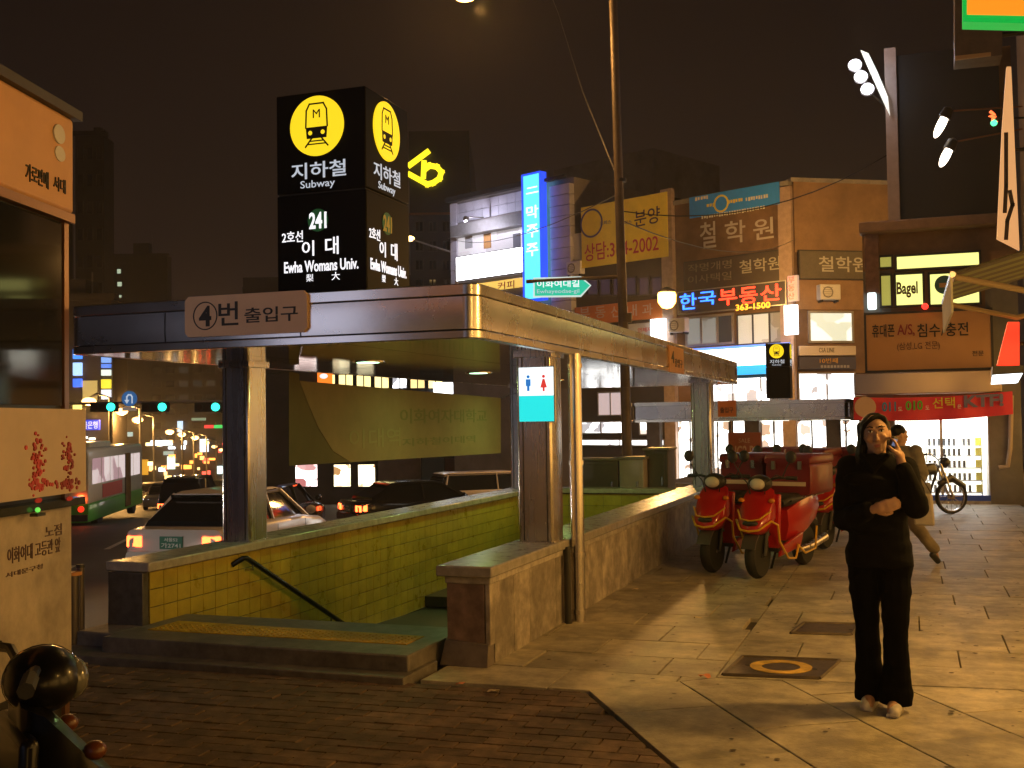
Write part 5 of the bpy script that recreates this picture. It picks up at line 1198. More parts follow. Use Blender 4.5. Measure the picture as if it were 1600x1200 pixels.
def car(name, label, loc, rz, paint, lng=4.5, wd=1.76, ht=1.44, suv=False, head=False, plate=True, pitch=0., group=None, roof_lamp=None):
    t = thing(name, label, 'car', (0, 0, 0), 0, group); P = MB(); hw = wd/2; bl_ = .92 if not suv else 1.05
    st = [(-lng/2, hw*.86, .42, .78), (-lng/2+.06, hw*.95, .30, .90), (-lng/2+.45, hw, .22, bl_), (-.3, hw, .20, bl_), (.9, hw, .20, bl_-.02), (lng/2-.5, hw*.97, .22, .80), (lng/2-.08, hw*.9, .28, .68), (lng/2, hw*.82, .36, .60)]
    body = obj('body', MB().loft([rsec(y, w_, z0, z1, .12, .10) for y, w_, z0, z1 in st]), paint, t, smooth=50)
    if suv: cb = [(-lng/2+.12, hw*.90, hw*.90), (-lng/2+.3, hw*.90, hw*.78), (.55, hw*.9, hw*.78), (1.25, hw*.88, hw*.7)]; zz = [bl_-.03, ht-.05, ht-.04, bl_-.04]
    else: cb = [(-lng/2+.42, hw*.88, 0), (-lng/2+1.15, hw*.9, 0), (.35, hw*.9, 0), (1.25, hw*.88, 0)]; zz = [bl_-.04, ht-.04, ht-.04, bl_-.06]
    def gsec(y, wb, wt, zb, zt): return [(-wb, y, zb), (wb, y, zb), (wt+(wb-wt)*.1, y, zt-.10), (wt-.06, y, zt), (-wt+.06, y, zt), (-(wt+(wb-wt)*.1), y, zt-.10)]
    secs = [gsec(cb[0][0], hw*.88, hw*.84, bl_-.08, zz[0]+.12), gsec(cb[1][0], hw*.9, hw*.70, bl_-.08, ht-.03), gsec(cb[2][0], hw*.9, hw*.70, bl_-.08, ht-.03), gsec(cb[3][0], hw*.88, hw*.80, bl_-.08, zz[3]+.10)]
    if suv: secs[0] = gsec(cb[0][0], hw*.9, hw*.8, bl_-.08, ht-.2)
    obj('windows', MB().loft(secs), GLASSD, t, smooth=30)
    rs_ = [gsec(y, hw*.71, hw*.68, ht-.055, zt_) for y, zt_ in [(cb[1][0]-.12, ht-.03), (cb[1][0]+.1, ht+.0), (cb[2][0]-.1, ht), (cb[2][0]+.12, ht-.03)]]
    obj('roof', MB().loft(rs_), paint, t, smooth=50)
    for s_ in (-1, 1):
        for (ya_, za_, yb2, zb2) in [(cb[0][0]+.02, zz[0]+.02, cb[1][0], ht-.05), (cb[3][0]-.02, zz[3]+.02, cb[2][0], ht-.05)]:
            obj('pillar', MB().tube([(s_*hw*.88, ya_, za_-.04), (s_*hw*.70, yb2, zb2)], .035, 6), paint, t)
        obj('pillar', MB().tube([(s_*hw*.9, -.25, bl_-.03), (s_*hw*.71, -.25, ht-.05)], .03, 6), paint, t)
        mr = obj('mirror', MB().ball((s_*(hw+.09), .95, bl_+.06), (.10, .06, .08), 10, 6), paint, t)
        q = MB(); q.hexa([(s_*hw*.60, -lng/2-.015, .62), (s_*hw*.93, -lng/2+.01, .62), (s_*hw*.99, -lng/2+.22, .64), (s_*hw*.6, -lng/2+.22, .64), (s_*hw*.60, -lng/2-.015, .80), (s_*hw*.93, -lng/2+.015, .80), (s_*hw*.99, -lng/2+.22, .82), (s_*hw*.6, -lng/2+.22, .82)])
        obj('tail_light', q, TAIL, t, bevel=.02)
        q = MB(); q.hexa([(s_*hw*.55, lng/2-.10, .52), (s_*hw*.88, lng/2-.16, .52), (s_*hw*.94, lng/2-.35, .54), (s_*hw*.55, lng/2-.3, .54), (s_*hw*.55, lng/2-.04, .66), (s_*hw*.88, lng/2-.10, .66), (s_*hw*.94, lng/2-.35, .70), (s_*hw*.55, lng/2-.3, .70)])
        obj('headlight', q, glow('head_lamp', (.92, .85, 1.), 9.) if head else mat('headlight_glass', (.6, .62, .65), .1), t, bevel=.02)
        for y in (-lng/2+.85, lng/2-.88): wheel((s_*(hw-.10), y, .31), .31, .19, t)
    obj('rear_bumper', MB().loft([rsec(-lng/2-.05, hw*.90, .36, .56, .07), rsec(-lng/2+.15, hw*.99, .34, .58, .07)]), paint, t, smooth=50)
    if plate:
        obj('plate', MB().box((-.20, -lng/2-.03, .60), (.20, -lng/2-.005, .80)), mat('plate_green', (.03, .16, .10), .5), t)
        PLT = Pl((0, -lng/2-.03), (1, 0)); PLT.text('서울52', -.12, .12, .72, .78, .004, PRINTW, t, .02); PLT.text('가2741', -.17, .17, .62, .70, .004, PRINTW, t, .02)
    obj('brake_lamp', MB().box((-.16, cb[0][0]+.02, zz[0]+.04), (.16, cb[0][0]+.10, zz[0]+.10)), TAIL, t)
    q = MB(); 
    for y in (-.25, .9): q.box((hw-.004, y-.006, .4), (hw+.003, y+.006, bl_-.1)); q.box((-hw-.003, y-.006, .4), (-hw+.004, y+.006, bl_-.1))
    obj('door_seams', q, DARK, body)
    t.location = loc; t.rotation_euler = (pitch, 0, rz); return t
def place(x, D, gap=0.):
    p = gd(x, 700, D); p.z = rz_(p.x, p.y)+gap; return p
WCAR = mat('car_white', (.62, .56, .54), .3, coat=.6, var=.03); BCAR = mat('car_black', (.012, .012, .014), .18, coat=1.); DCAR = mat('car_navy', (.02, .025, .03), .22, coat=1.)
SCAR = mat('car_silver', (.5, .48, .46), .3, .4, coat=.5)
car('parked_car', 'white sedan with glowing brake lights behind the left canopy column', place(372, 20.0), R(6), WCAR)
car('moving_car', 'black sedan with red tail lights seen between banner and tiled wall', place(655, 33), R(-40), BCAR, ht=1.40)
car('moving_car', 'dark car with one visible red tail light beside the left column', place(425, 30), R(12), DCAR)
car('moving_car', 'white van-like car at the edge of the right canopy column', place(775, 38), R(-48), WCAR, suv=True, ht=1.62)
car('moving_car', 'dark sport utility vehicle far down the road', place(300, 44), R(24), DCAR, suv=True, ht=1.75, plate=False)
car('oncoming_car', 'oncoming car with dazzling headlamps on the far side of the road', place(257, 62), R(180+28), SCAR, head=True, plate=False)
car('oncoming_car', 'silver oncoming car with headlamps farther down the road', place(355, 120), R(180+30), SCAR, head=True, plate=False)
car('moving_car', 'silver car with small tail lights far down beside the bus', place(238, 75), R(30), SCAR, plate=False)

for x, D_, a, hd_, lb in [(268, 95, 208, True, 'second oncoming car in the stream of headlamps'), (300, 150, 208, True, 'distant oncoming car with two bright headlamps'), (325, 175, 209, True, 'farthest oncoming car in the stream of headlamps'), (280, 110, 29, False, 'red-lit car following the dark sport utility vehicle'), (325, 140, 29, False, 'most distant car with red tail lights'), (345, 100, 26, False, 'car with red tail lights beside the left canopy column')]:
    car('oncoming_car' if hd_ else 'moving_car', lb, place(x, D_), R(a), SCAR if hd_ else DCAR, head=hd_, plate=False)

fc = car('waiting_car', 'silver car with headlamps on, waiting behind the white sedan', place(-420, 10.6), R(16), SCAR, head=True, plate=False)  # unseen car, assumed here so that its headlamps light the white sedan
lamp('headlamp_beam', (fc.location.x-.6, fc.location.y+2.6, fc.location.z+.75), 160, (1., .9, .75), fc, .08)

# bus
BUSG = mat('bus_green', (.08, .48, .05), .35, coat=.4, var=.05); BUSW = mat('bus_pale', (.66, .70, .60), .35, coat=.3, var=.06)
p = place(137, 46.); bus = thing('city_bus', 'green city bus with pale upper half stopped beyond the kiosk', 'bus', (0, 0, 0)); hw = 1.22
obj('body', MB().loft([rsec(y, w_, .95, z1, .16) for y, w_, z1 in [(-5, hw*.97, 2.95), (-4.9, hw, 3.05), (4.9, hw, 3.05), (5, hw*.96, 2.9)]]), BUSW, bus); obj('lower_body', MB().loft([rsec(y, w_, .32, 1.02, .08) for y, w_ in [(-5.03, hw*.98), (-4.9, hw*1.008), (4.9, hw*1.008), (5.02, hw*.97)]]), BUSG, bus)
obj('roof_unit', MB().box((-.8, -3, 3.03), (.8, .5, 3.25)), BUSW, bus, bevel=.05); obj('rear_window', MB().box((-hw*.85, -5.04, 1.9), (hw*.85, -4.98, 2.6)), GLASSD, bus, bevel=.04)
obj('route_box', MB().box((-.9, -5.05, 2.28), (.75, -4.99, 2.62)), glow('route_amber', (1., .50, .15), 1.1), bus); Pl((0, -5.06), (1, 0)).text('6 0', -.6, .5, 2.33, 2.57, .004, PRINTB, bus, .03)
for s_ in (-1, 1):
    for k in range(6): obj('side_window', MB().box((s_*hw*1.002, -4.5+k*1.5, 1.7), (s_*(hw+.012), -3.15+k*1.5, 2.65)), glowvar('bus_window', (.62, .52, .50), (.28, .16, .18), 1.1, .8) if s_ > 0 else GLASSD, bus)
    obj('tail_light', MB().cyl((s_*.95, -5.05, 1.18), .16, .06, 1, 16), TAIL, bus); obj('indicator', MB().cyl((s_*.95, -5.05, .82), .11, .06, 1, 14), TAILD, bus)
    for y in (-3.2, 3.2): wheel((s_*(hw-.14), y, .48), .48, .26, bus)
obj('door', MB().box((hw+.002, 1.2, .45), (hw+.03, 2.3, 2.7)), GLASSD, bus); obj('advert', MB().box((hw+.012, -2.9, 1.1), (hw+.024, .6, 1.62)), mat('advert_red', (.6, .1, .08), .5), bus)
obj('bumper', MB().box((-hw*.98, -5.12, .38), (hw*.98, -4.98, .62)), DARK, bus, bevel=.03); obj('plate', MB().box((-.25, -5.13, .66), (.25, -5.1, .82)), mat('plate_yellow', (.6, .5, .1), .5), bus)
bus.location = p; bus.rotation_euler = (0, 0, R(27))

# ------------------------------------------------------------------ motor scooters
RED = mat('scooter_red', (.42, .009, .009), .28, coat=.7); REDB = mat('box_red', (.13, .007, .012), .45, coat=.1, var=.12, scale=5); YBAR = mat('guard_yellow', (.62, .36, .02), .35); SEATM = mat('seat_vinyl', (.016, .015, .015), .45)
def scooter(label, paint, boxm, bars, group, name='delivery_scooter', box=True):
    """front looks to -Y, front wheel touches the ground at the origin"""
    t = thing(name, label, 'scooter', (0, 0, 0), 0, group)
    for y, r in ((0, .235), (1.26, .235)):
        w_ = obj('wheel', MB().lathe([(r*.62, -.05), (r*.88, -.055), (r*.97, -.03), (r, 0), (r*.97, .03), (r*.88, .055), (r*.62, .05)], (0, y, r), 0, 24), RUBBER, t)
        q = MB().lathe([(.02, -.05), (.05, -.03), (r*.55, -.012), (r*.65, -.04), (r*.65, .04), (r*.55, .012), (.05, .03), (.02, .05)], (0, y, r), 0, 20); obj('rim', q, STEEL, w_)
    obj('fork', MB().tube([(-.075, 0, .235), (-.075, .12, .62)], .022, 8).tube([(.075, 0, .235), (.075, .12, .62)], .022, 8), DARK, t)
    # front mudguard
    rings = []
    for k in range(9):
        a = R(20+k*18); rr = .265; y = -rr*math.cos(a); z = .235+rr*math.sin(a); w_ = .075
        rings.append([(-w_, y*.93, .235+(z-.235)*.93), (-w_, y, z), (w_, y, z), (w_, y*.93, .235+(z-.235)*.93)])
    obj('front_mudguard', MB().loft(rings), mat('guard_dark', (.06, .05, .05), .4), t)
    # beak and leg shield
    rings = []
    for (y, z0, z1, w_) in [(-.20, .50, .53, .05), (-.17, .47, .60, .12), (-.08, .46, .70, .175), (.04, .48, .84, .185), (.12, .56, .93, .16), (.17, .7, .95, .10)]:
        rings.append([(-w_*.55, y, z0), (w_*.55, y, z0), (w_, y, (z0*.6+z1*.4)), (w_*.9, y, z1-.03), (w_*.45, y, z1), (-w_*.45, y, z1), (-w_*.9, y, z1-.03), (-w_, y, (z0*.6+z1*.4))])
    obj('front_cowl', MB().loft(rings), paint, t, smooth=60)
    gr = MB(); gr.ball((0, -.165, .575), (.09, .04, .035), 14, 8); obj('grille', gr, DARK, t)
    obj('leg_shield', MB().hexa([(-.17, .16, .30), (.17, .16, .30), (.17, .2, .30), (-.17, .2, .30), (-.2, .14, .86), (.2, .14, .86), (.2, .19, .86), (-.2, .19, .86)]), paint, t, bevel=.02)
    obj('floorboard', MB().box((-.16, .18, .26), (.16, .62, .33)), DARK, t, bevel=.02)
    for s_ in (-1, 1):
        obj('side_skirt', MB().hexa([(s_*.13, .2, .20), (s_*.17, .2, .22), (s_*.17, .75, .26), (s_*.13, .75, .24), (s_*.15, .2, .32), (s_*.19, .2, .32), (s_*.19, .8, .42), (s_*.15, .8, .42)]), paint, t, bevel=.01)
    rings = []
    for (y, z0, z1, w_) in [(.55, .34, .66, .12), (.75, .34, .74, .17), (1.05, .42, .78, .18), (1.4, .52, .78, .14), (1.55, .6, .74, .07)]:
        rings.append([(-w_*.7, y, z0), (w_*.7, y, z0), (w_, y, (z0+z1)/2), (w_*.9, y, z1), (-w_*.9, y, z1), (-w_, y, (z0+z1)/2)])
    obj('rear_body', MB().loft(rings), paint, t, smooth=60)
    obj('seat', MB().loft([rsec(y, w_, z0, z1, .05) for y, w_, z0, z1 in [(.5, .09, .70, .77), (.6, .14, .70, .82), (.95, .15, .72, .83), (1.02, .13, .73, .80)]]), SEATM, t)
    # handlebar, lamp, mirrors
    hb = obj('handlebar', MB().tube([(-.34, .20, 1.02), (-.18, .15, 1.03), (0, .14, .98), (.18, .15, 1.03), (.34, .20, 1.02)], .014, 8), DARK, t)
    for s_ in (-1, 1):
        obj('grip', MB().tube([(s_*.25, .175, 1.026), (s_*.36, .205, 1.02)], .021, 8), RUBBER, hb)
        m_ = obj('mirror', MB().tube([(s_*.22, .16, 1.03), (s_*.28, .13, 1.14), (s_*.31, .14, 1.19)], .007, 6).ball((s_*.32, .145, 1.24), (.06, .022, .065), 12, 8), DARK, t)
        obj('indicator', MB().ball((s_*.165, .0, .80), (.035, .03, .025), 10, 6), mat('amber_lens', (.6, .22, .02), .2), t)
    for s_ in (-1, 1): obj('brake_cable', MB().tube([(s_*.26, .17, 1.02), (s_*.20, .04, 1.06), (s_*.10, .0, .98), (s_*.08, .03, .86)], .006, 5), RUBBER, t)
    hc = obj('headlight_cowl', MB().ball((0, .10, .97), (.13, .10, .09), 16, 10), paint if False else DARK, t); obj('headlight', MB().ball((0, .03, .965), (.085, .05, .06), 14, 8), mat('headlight_lens', (.55, .55, .5), .08), hc)
    obj('exhaust', MB().tube([(.12, .8, .22), (.15, 1.1, .24), (.16, 1.5, .30)], [.03, .045, .05], 10), STEEL, t); obj('stand', MB().tube([(-.1, .75, .25), (-.19, .80, .0)], .014, 6), DARK, t)
    obj('rear_mudguard', MB().tube([(0, 1.3, .55), (0, 1.52, .48), (0, 1.62, .32)], [.07, .07, .06], 8), DARK, t); obj('tail_lamp', MB().ball((0, 1.60, .66), (.08, .03, .04), 12, 6), mat('tail_off', (.015, .003, .003), .5), t)
    if bars:
        for s_ in (-1, 1):
            obj('guard_bar', MB().tube([(0, -.215, .50), (s_*.10, -.20, .515), (s_*.19, -.08, .60), (s_*.21, .04, .55), (s_*.20, .10, .38), (s_*.21, .3, .19), (s_*.21, .5, .17), (s_*.20, .62, .3)], .012, 7), YBAR, t)
            obj('guard_bar', MB().tube([(0, -.19, .605), (s_*.10, -.18, .62), (s_*.18, -.06, .70)], .009, 6), YBAR, t)
            obj('rear_guard_bar', MB().tube([(s_*.18, .62, .3), (s_*.22, .75, .2), (s_*.22, 1.05, .22), (s_*.2, 1.15, .45)], .012, 7), YBAR, t)
    if box:
        bx_ = obj('cargo_box', MB().loft([rsec(y, w_, .80, 1.16, .06) for y, w_ in [(.86, .25), (.9, .27), (1.5, .27), (1.54, .25)]]), boxm, t, smooth=50)
        obj('lid', MB().loft([rsec(y, w_, 1.14, zt_, .03) for y, w_, zt_ in [(.83, .26, 1.20), (.9, .28, 1.24), (1.5, .28, 1.24), (1.57, .26, 1.20)]]), boxm, bx_, smooth=50)
        for s_ in (-1, 1): obj('latch', MB().box((s_*.15-.02, .81, 1.08), (s_*.15+.02, .84, 1.17)), STEEL, bx_)
        obj('reflective_strip', MB().box((-.2, .855, .90), (.2, .862, .945)), mat('strip_pale', (.55, .45, .36), .3), bx_)
        obj('rack', MB().tube([(-.14, .9, .78), (-.14, 1.55, .79)], .012, 6).tube([(.14, .9, .78), (.14, 1.55, .79)], .012, 6), STEEL, t)
    return t
GRP = 'red delivery scooters parked in the row'
sc1 = scooter('red delivery scooter next to the stone wall, front wheel turned to the photographer', RED, REDB, True, None)
sc2 = copy_tree(sc1); sc3 = copy_tree(sc1); sc4 = copy_tree(sc1); sc5 = copy_tree(sc1)
for s_, x, y, a, lb in [(sc1, -2.02, 12.05, -14, 'red delivery scooter parked right against the stone entrance wall'), (sc2, -1.50, 11.70, -16, 'red delivery scooter with yellow guard bars at the pavement end of the row'),
                        (sc3, -1.52, 13.95, -16, 'second-row red scooter directly behind the two front ones'), (sc4, -1.04, 14.5, -20, 'red scooter standing behind the pavement-side one, rear wheel showing'), (sc5, -1.95, 14.6, -12, 'rear red scooter close to the back column of the entrance')]:
    s_.location = (x, y, 0); s_.rotation_euler = (0, 0, R(a)); s_['label'] = lb; s_['group'] = GRP
bk = scooter('dark motorcycle', mat('bike_black', (.004, .004, .005), .3, coat=.15, spec=.25), None, False, None, 'dark_scooter', False)
bk['label'] = 'black scooter parked before the kiosk, only its dark nose and handlebar showing'; tl_ = gd(78, 1085, 3.05); bk.rotation_euler = (0, 0, R(143)); tl_ = Vector((tl_.x, tl_.y, 0)); bk.location = tl_-Matrix.Rotation(R(143), 3, 'Z') @ Vector((0, .08, 0)); bk.location.z = 0
for o in list(bk.children):
    if o.name.startswith(('mirror', 'brake_cable')): bpy.data.objects.remove(o); continue
    nm_ = o.name.split('.')[0]
    if nm_ in ('headlight_cowl', 'handlebar', 'seat', 'floorboard', 'front_mudguard'): o.data.materials[0] = MATS['bike_black']
    if nm_ == 'indicator': o.data.materials[0] = mat('amber_dim', (.10, .028, .005), .35)
    if nm_ == 'headlight_cowl':
        for c_ in o.children: c_.data.materials[0] = mat('lens_dim', (.10, .10, .09), .12)
o = obj('cowl_seam', MB().lathe([(.131, -.004), (.134, 0), (.131, .004)], (0, .10, .97), 0, 24, True), CHROME, bk); o.matrix_parent_inverse = Matrix(); o.scale = (1, .77, .7); o.location = (0, .023, .291)
obj('number_plate', MB().box((-.1, 1.66, .42), (.1, 1.67, .56)), mat('plate_white', (.5, .5, .48), .5), bk).matrix_parent_inverse = Matrix()
q = MB().tube([(0, 1.58, .5), (0, 1.72, .34), (0, 1.76, .2)], [.05, .045, .06], 8); o = obj('mud_flap', q, RUBBER, bk); o.matrix_parent_inverse = Matrix()
q = MB().loft([rsec(y, w_, z0, z1, .05) for y, w_, z0, z1 in [(.9, .13, .74, .83), (1.1, .15, .76, .88), (1.45, .14, .76, .88), (1.62, .09, .76, .83)]]); o = obj('pillion_seat', q, mat('seat_black', (.004, .004, .004), .5, spec=.2, bump=.2), bk); o.matrix_parent_inverse = Matrix()
for s_ in (-1, 1):
    o = obj('rear_indicator', MB().tube([(s_*.08, 1.52, .66), (s_*.17, 1.56, .66)], .01, 6).ball((s_*.19, 1.565, .66), (.035, .025, .022), 10, 6), mat('amber_lens2', (.07, .02, .005), .5), bk); o.matrix_parent_inverse = Matrix()

def motorcycle(label, loc, rz):
    """front looks to -Y"""
    t = thing('parked_motorcycle', label, 'motorcycle', (0, 0, 0)); BK = mat('bike_dark', (.02, .02, .022), .3, coat=.5)
    for y in (0, 1.24):
        r = .29; w_ = obj('wheel', MB().lathe([(r*.86, -.035), (r*.95, -.045), (r, 0), (r*.95, .045), (r*.86, .035)], (0, y, r), 0, 26, True), RUBBER, t)
        rim = MB().lathe([(r*.80, -.02), (r*.87, -.022), (r*.87, .022), (r*.80, .02)], (0, y, r), 0, 26, True); rim.cyl((0, y, r), .045, .09, 0, 12); obj('rim', rim, STEEL, w_)
        for k in range(12): a = math.pi*k/6; obj('spoke', MB().tube([(0, y+.04*math.cos(a), r+.04*math.sin(a)), (0, y+r*.82*math.cos(a), r+r*.82*math.sin(a))], .004, 5), STEEL, w_)
    for s_ in (-1, 1): obj('fork', MB().tube([(s_*.06, 0, .29), (s_*.06, .22, .84)], .018, 8), STEEL, t); obj('swing_arm', MB().tube([(s_*.07, 1.24, .29), (s_*.08, .72, .36)], .018, 8), DARK, t); obj('shock', MB().tube([(s_*.09, 1.18, .36), (s_*.09, 1.02, .66)], .022, 8), STEEL, t)
    obj('frame', MB().tube([(0, .22, .80), (0, .38, .40), (0, .75, .34), (0, .85, .62), (0, .3, .72)], .022, 8), DARK, t); obj('engine', MB().box((-.10, .42, .28), (.10, .74, .54)), GREYP, t, bevel=.03)
    obj('fuel_tank', MB().loft([rsec(y, w_, z0, z1, .05) for y, w_, z0, z1 in [(.26, .07, .70, .80), (.36, .12, .66, .86), (.58, .12, .66, .84), (.70, .08, .68, .78)]]), BK, t, smooth=60)
    obj('seat', MB().loft([rsec(y, w_, z0, z1, .04) for y, w_, z0, z1 in [(.66, .09, .68, .76), (.9, .13, .68, .78), (1.25, .13, .70, .81), (1.38, .09, .72, .79)]]), SEATM, t); obj('front_mudguard', MB().tube([(0, -.24, .46), (0, 0, .605), (0, .22, .5)], [.05, .06, .05], 8), BK, t); obj('rear_mudguard', MB().tube([(0, 1.12, .62), (0, 1.38, .60), (0, 1.55, .42)], [.06, .07, .06], 8), BK, t)
    hb = obj('handlebar', MB().tube([(-.34, .32, .98), (-.2, .22, 1.0), (0, .22, .90), (.2, .22, 1.0), (.34, .32, .98)], .012, 8), STEEL, t)
    for s_ in (-1, 1): obj('grip', MB().tube([(s_*.25, .26, .99), (s_*.36, .33, .98)], .018, 8), RUBBER, hb)
    obj('headlight', MB().ball((0, .10, .86), (.09, .08, .09), 14, 10), BK, t); obj('exhaust', MB().tube([(.11, .45, .3), (.13, .8, .24), (.14, 1.45, .32)], [.02, .03, .045], 10), CHROME, t); obj('stand', MB().tube([(-.08, .7, .3), (-.2, .75, 0)], .012, 6), DARK, t)
    t.location = loc; t.rotation_euler = (0, 0, rz); return t
motorcycle('dark motorcycle with spoked wheels standing side-on in front of the phone shop', (.62, 20.0, 0), R(122))

# ------------------------------------------------------------------ people
def fuse(name, mb, voxel, m, parent, it=4, fold=0.):
    me = bpy.data.meshes.new(name); me.from_pydata(mb.v, [], mb.f); finish(me, None)
    o = bpy.data.objects.new(name, me); COL.objects.link(o)
    r = o.modifiers.new('r', 'REMESH'); r.mode = 'VOXEL'; r.voxel_size = voxel; s = o.modifiers.new('s', 'SMOOTH'); s.iterations = it; s.factor = .5
    bpy.context.view_layer.update()
    m2 = bpy.data.meshes.new_from_object(o.evaluated_get(bpy.context.evaluated_depsgraph_get())); m2.name = name
    bpy.data.objects.remove(o); bpy.data.meshes.remove(me)
    if fold:
        nr_ = [v.normal.copy() for v in m2.vertices]
        for v, nv in zip(m2.vertices, nr_):
            c = v.co.copy(); f_ = noise.noise(Vector((c.x*5+c.z*4, c.y*5, c.z*13)))*.6+noise.noise(Vector((c.x*11, c.y*11+c.z*6, c.z*22)))*.4
            v.co = c+nv*(f_*fold)
    m2.materials.clear(); m2.materials.append(m); m2.shade_smooth()
    o = bpy.data.objects.new(name, m2); COL.objects.link(o); o.parent = parent; return o
def limb(mb, pts, seg=12):
    """chain of (x, y, z, r): spheres joined by tapered tubes"""
    for a, b in zip(pts, pts[1:]):
        mb.tube([a[:3], b[:3]], [a[3], b[3]], seg)
    for p in pts: mb.ball(p[:3], p[3], seg, 8)
def torso(mb, rows, seg=20):
    rings = [[(cx+rx*math.cos(2*math.pi*k/seg), cy+ry*math.sin(2*math.pi*k/seg), z) for k in range(seg)] for (z, rx, ry, cx, cy) in rows]
    mb.loft(rings)
def hand(mb, w, d, palm, curl, sc=1., thumb=1):
    """w wrist, d pointing along the fingers, palm facing normal, curl bends towards the palm"""
    d = Vector(d).normalized(); n = Vector(palm); n = (n-d*n.dot(d)).normalized(); s = d.cross(n); w = Vector(w)
    limb(mb, [(*w, .024*sc), (*(w+d*.04*sc), .028*sc)], 8)
    for k, (off, ln, r_) in enumerate([(-.03, .068, .0085), (-.011, .078, .009), (.009, .073, .009), (.028, .058, .008)]):
        b = w+d*.085*sc+s*off*sc
        limb(mb, [(*(w+d*.03*sc+s*off*.7*sc), .016*sc), (*b, .012*sc)], 8)
        p = b; a = curl*.55; pts = [(*p, r_*sc*1.1)]
        for f_ in (.45, .32, .25):
            p = p+(d*math.cos(a)+n*math.sin(a))*ln*f_*sc; pts.append((*p, r_*sc*(1-.15*f_))); a += curl
        limb(mb, pts, 8)
    b = w+d*.03*sc-s*.026*sc*thumb; e_ = b+(d*.5-s*.5*thumb+n*.45)*.05*sc; f2 = e_+(d*.75-s*.05*thumb+n*.45)*.04*sc
    limb(mb, [(*b, .015*sc), (*e_, .0115*sc), (*f2, .0095*sc)], 8)
def head(mb, c, s=1., yaw=0., tilt=0.):
    h = MB()
    h.ball((0, .008, .02), (.074, .092, .098), 20, 14); h.ball((0, -.022, -.052), (.055, .062, .062), 16, 10)       # skull, jaw
    h.ball((0, -.062, -.092), (.026, .022, .02), 10, 8)                                                            # chin
    limb(h, [(0, -.082, .018, .008), (0, -.097, -.008, .0105), (0, -.106, -.027, .0135)], 8)                        # nose
    h.ball((-.012, -.098, -.030), .009, 8, 6); h.ball((.012, -.098, -.030), .009, 8, 6)
    for s_ in (-1, 1):
        h.ball((s_*.038, -.068, -.022), (.024, .02, .022), 10, 8)          # cheek
        limb(h, [(s_*.014, -.086, .036, .007), (s_*.045, -.078, .038, .007)], 8)   # brow
        h.ball((s_*.076, .012, -.004), (.010, .020, .032), 10, 8)          # ear
    limb(h, [(-.018, -.088, -.058, .0075), (.018, -.088, -.058, .0075)], 8); limb(h, [(-.014, -.087, -.068, .008), (.014, -.087, -.068, .008)], 8)
    M = Matrix.Translation(Vector(c)) @ Matrix.Rotation(yaw, 4, 'Z') @ Matrix.Rotation(tilt, 4, 'Y') @ Matrix.Scale(s, 4)
    mb.add([M @ Vector(v) for v in h.v], h.f); return M
SKIN = mat('skin', (.40, .23, .14), .55, var=.06, scale=18); HAIR = mat('hair_black', (.004, .0035, .0035), .5, var=.3, scale=40, stretch=(6, 6, 1), spec=.12); JACK = mat('jacket_black', (.0035, .0035, .004), .9, var=.3, scale=9, bump=.5, bscale=16, spec=.08); TROU = mat('trousers_black', (.0025, .0025, .003), .92, var=.3, scale=8, bump=.3, bscale=14, spec=.05)
EYEW = mat('eye_white', (.7, .68, .64), .25); EYED = mat('eye_dark', (.02, .012, .008), .15); LIP = mat('lip', (.34, .10, .08), .4); SHOE = mat('shoe_pale', (.5, .47, .43), .35, var=.2, scale=20)

def face_parts(M, parent, brow=HAIR):
    def pt(name, f, m):
        q = MB(); f(q); q.v = [tuple(M @ Vector(v)) for v in q.v]; o = obj(name, q, m, None, base=False); o.parent = parent; return o
    for s_ in (-1, 1):
        pt('eye', lambda q: q.ball((s_*.030, -.0795, .018), (.0135, .007, .0065), 12, 8), EYEW); pt('iris', lambda q: q.ball((s_*.030, -.0855, .018), (.0058, .003, .0058), 10, 6), EYED)
        pt('eyebrow', lambda q: q.tube([(s_*.013, -.0925, .040), (s_*.032, -.0885, .046), (s_*.052, -.073, .040)], [.0035, .004, .002], 6), brow)
        pt('eyelid', lambda q: q.tube([(s_*.016, -.0855, .0225), (s_*.030, -.0875, .026), (s_*.045, -.079, .022)], [.002, .0025, .002], 6), EYED)
    pt('lips', lambda q: (q.ball((0, -.094, -.0585), (.019, .006, .005), 12, 6), q.ball((0, -.093, -.067), (.016, .006, .006), 12, 6)), LIP)

wm = thing('person', 'woman in black jacket and flared trousers walking with a phone held to her cheek', 'person', (-.18, 6.68, 0))
bm_ = MB()
M = head(bm_, (.0, -.02, 1.545), 1.0, R(12), R(-4))
limb(bm_, [(0, .01, 1.36, .055), (0, -.005, 1.46, .05)]); torso(bm_, [(.84, .15, .10, 0, 0), (.95, .16, .105, 0, 0), (1.06, .125, .09, 0, 0), (1.22, .145, .10, 0, 0), (1.34, .15, .09, 0, 0), (1.40, .07, .06, 0, 0)])
LS, LE, LWr = (.150, .0, 1.345), (.215, -.10, 1.15), (.152, -.135, 1.395); RS, RE, RW = (-.150, .0, 1.345), (-.178, -.03, 1.06), (.005, -.20, 1.135)
for a, b, c in ((LS, LE, LWr), (RS, RE, RW)): limb(bm_, [(*a, .05), (*b, .04), (*c, .026)])
hand(bm_, LWr, (-.24, .38, .9), (-.95, .0, -.15), .30, 1.0, -1)
hand(bm_, RW, (.88, -.05, .25), (.1, .9, .2), .5, 1.0, 1)
LH, LK, LA = (.085, .0, .86), (.085, -.05, .46), (.075, -.02, .08); RH, RK, RA = (-.085, .0, .86), (-.08, .02, .46), (-.07, .06, .085)
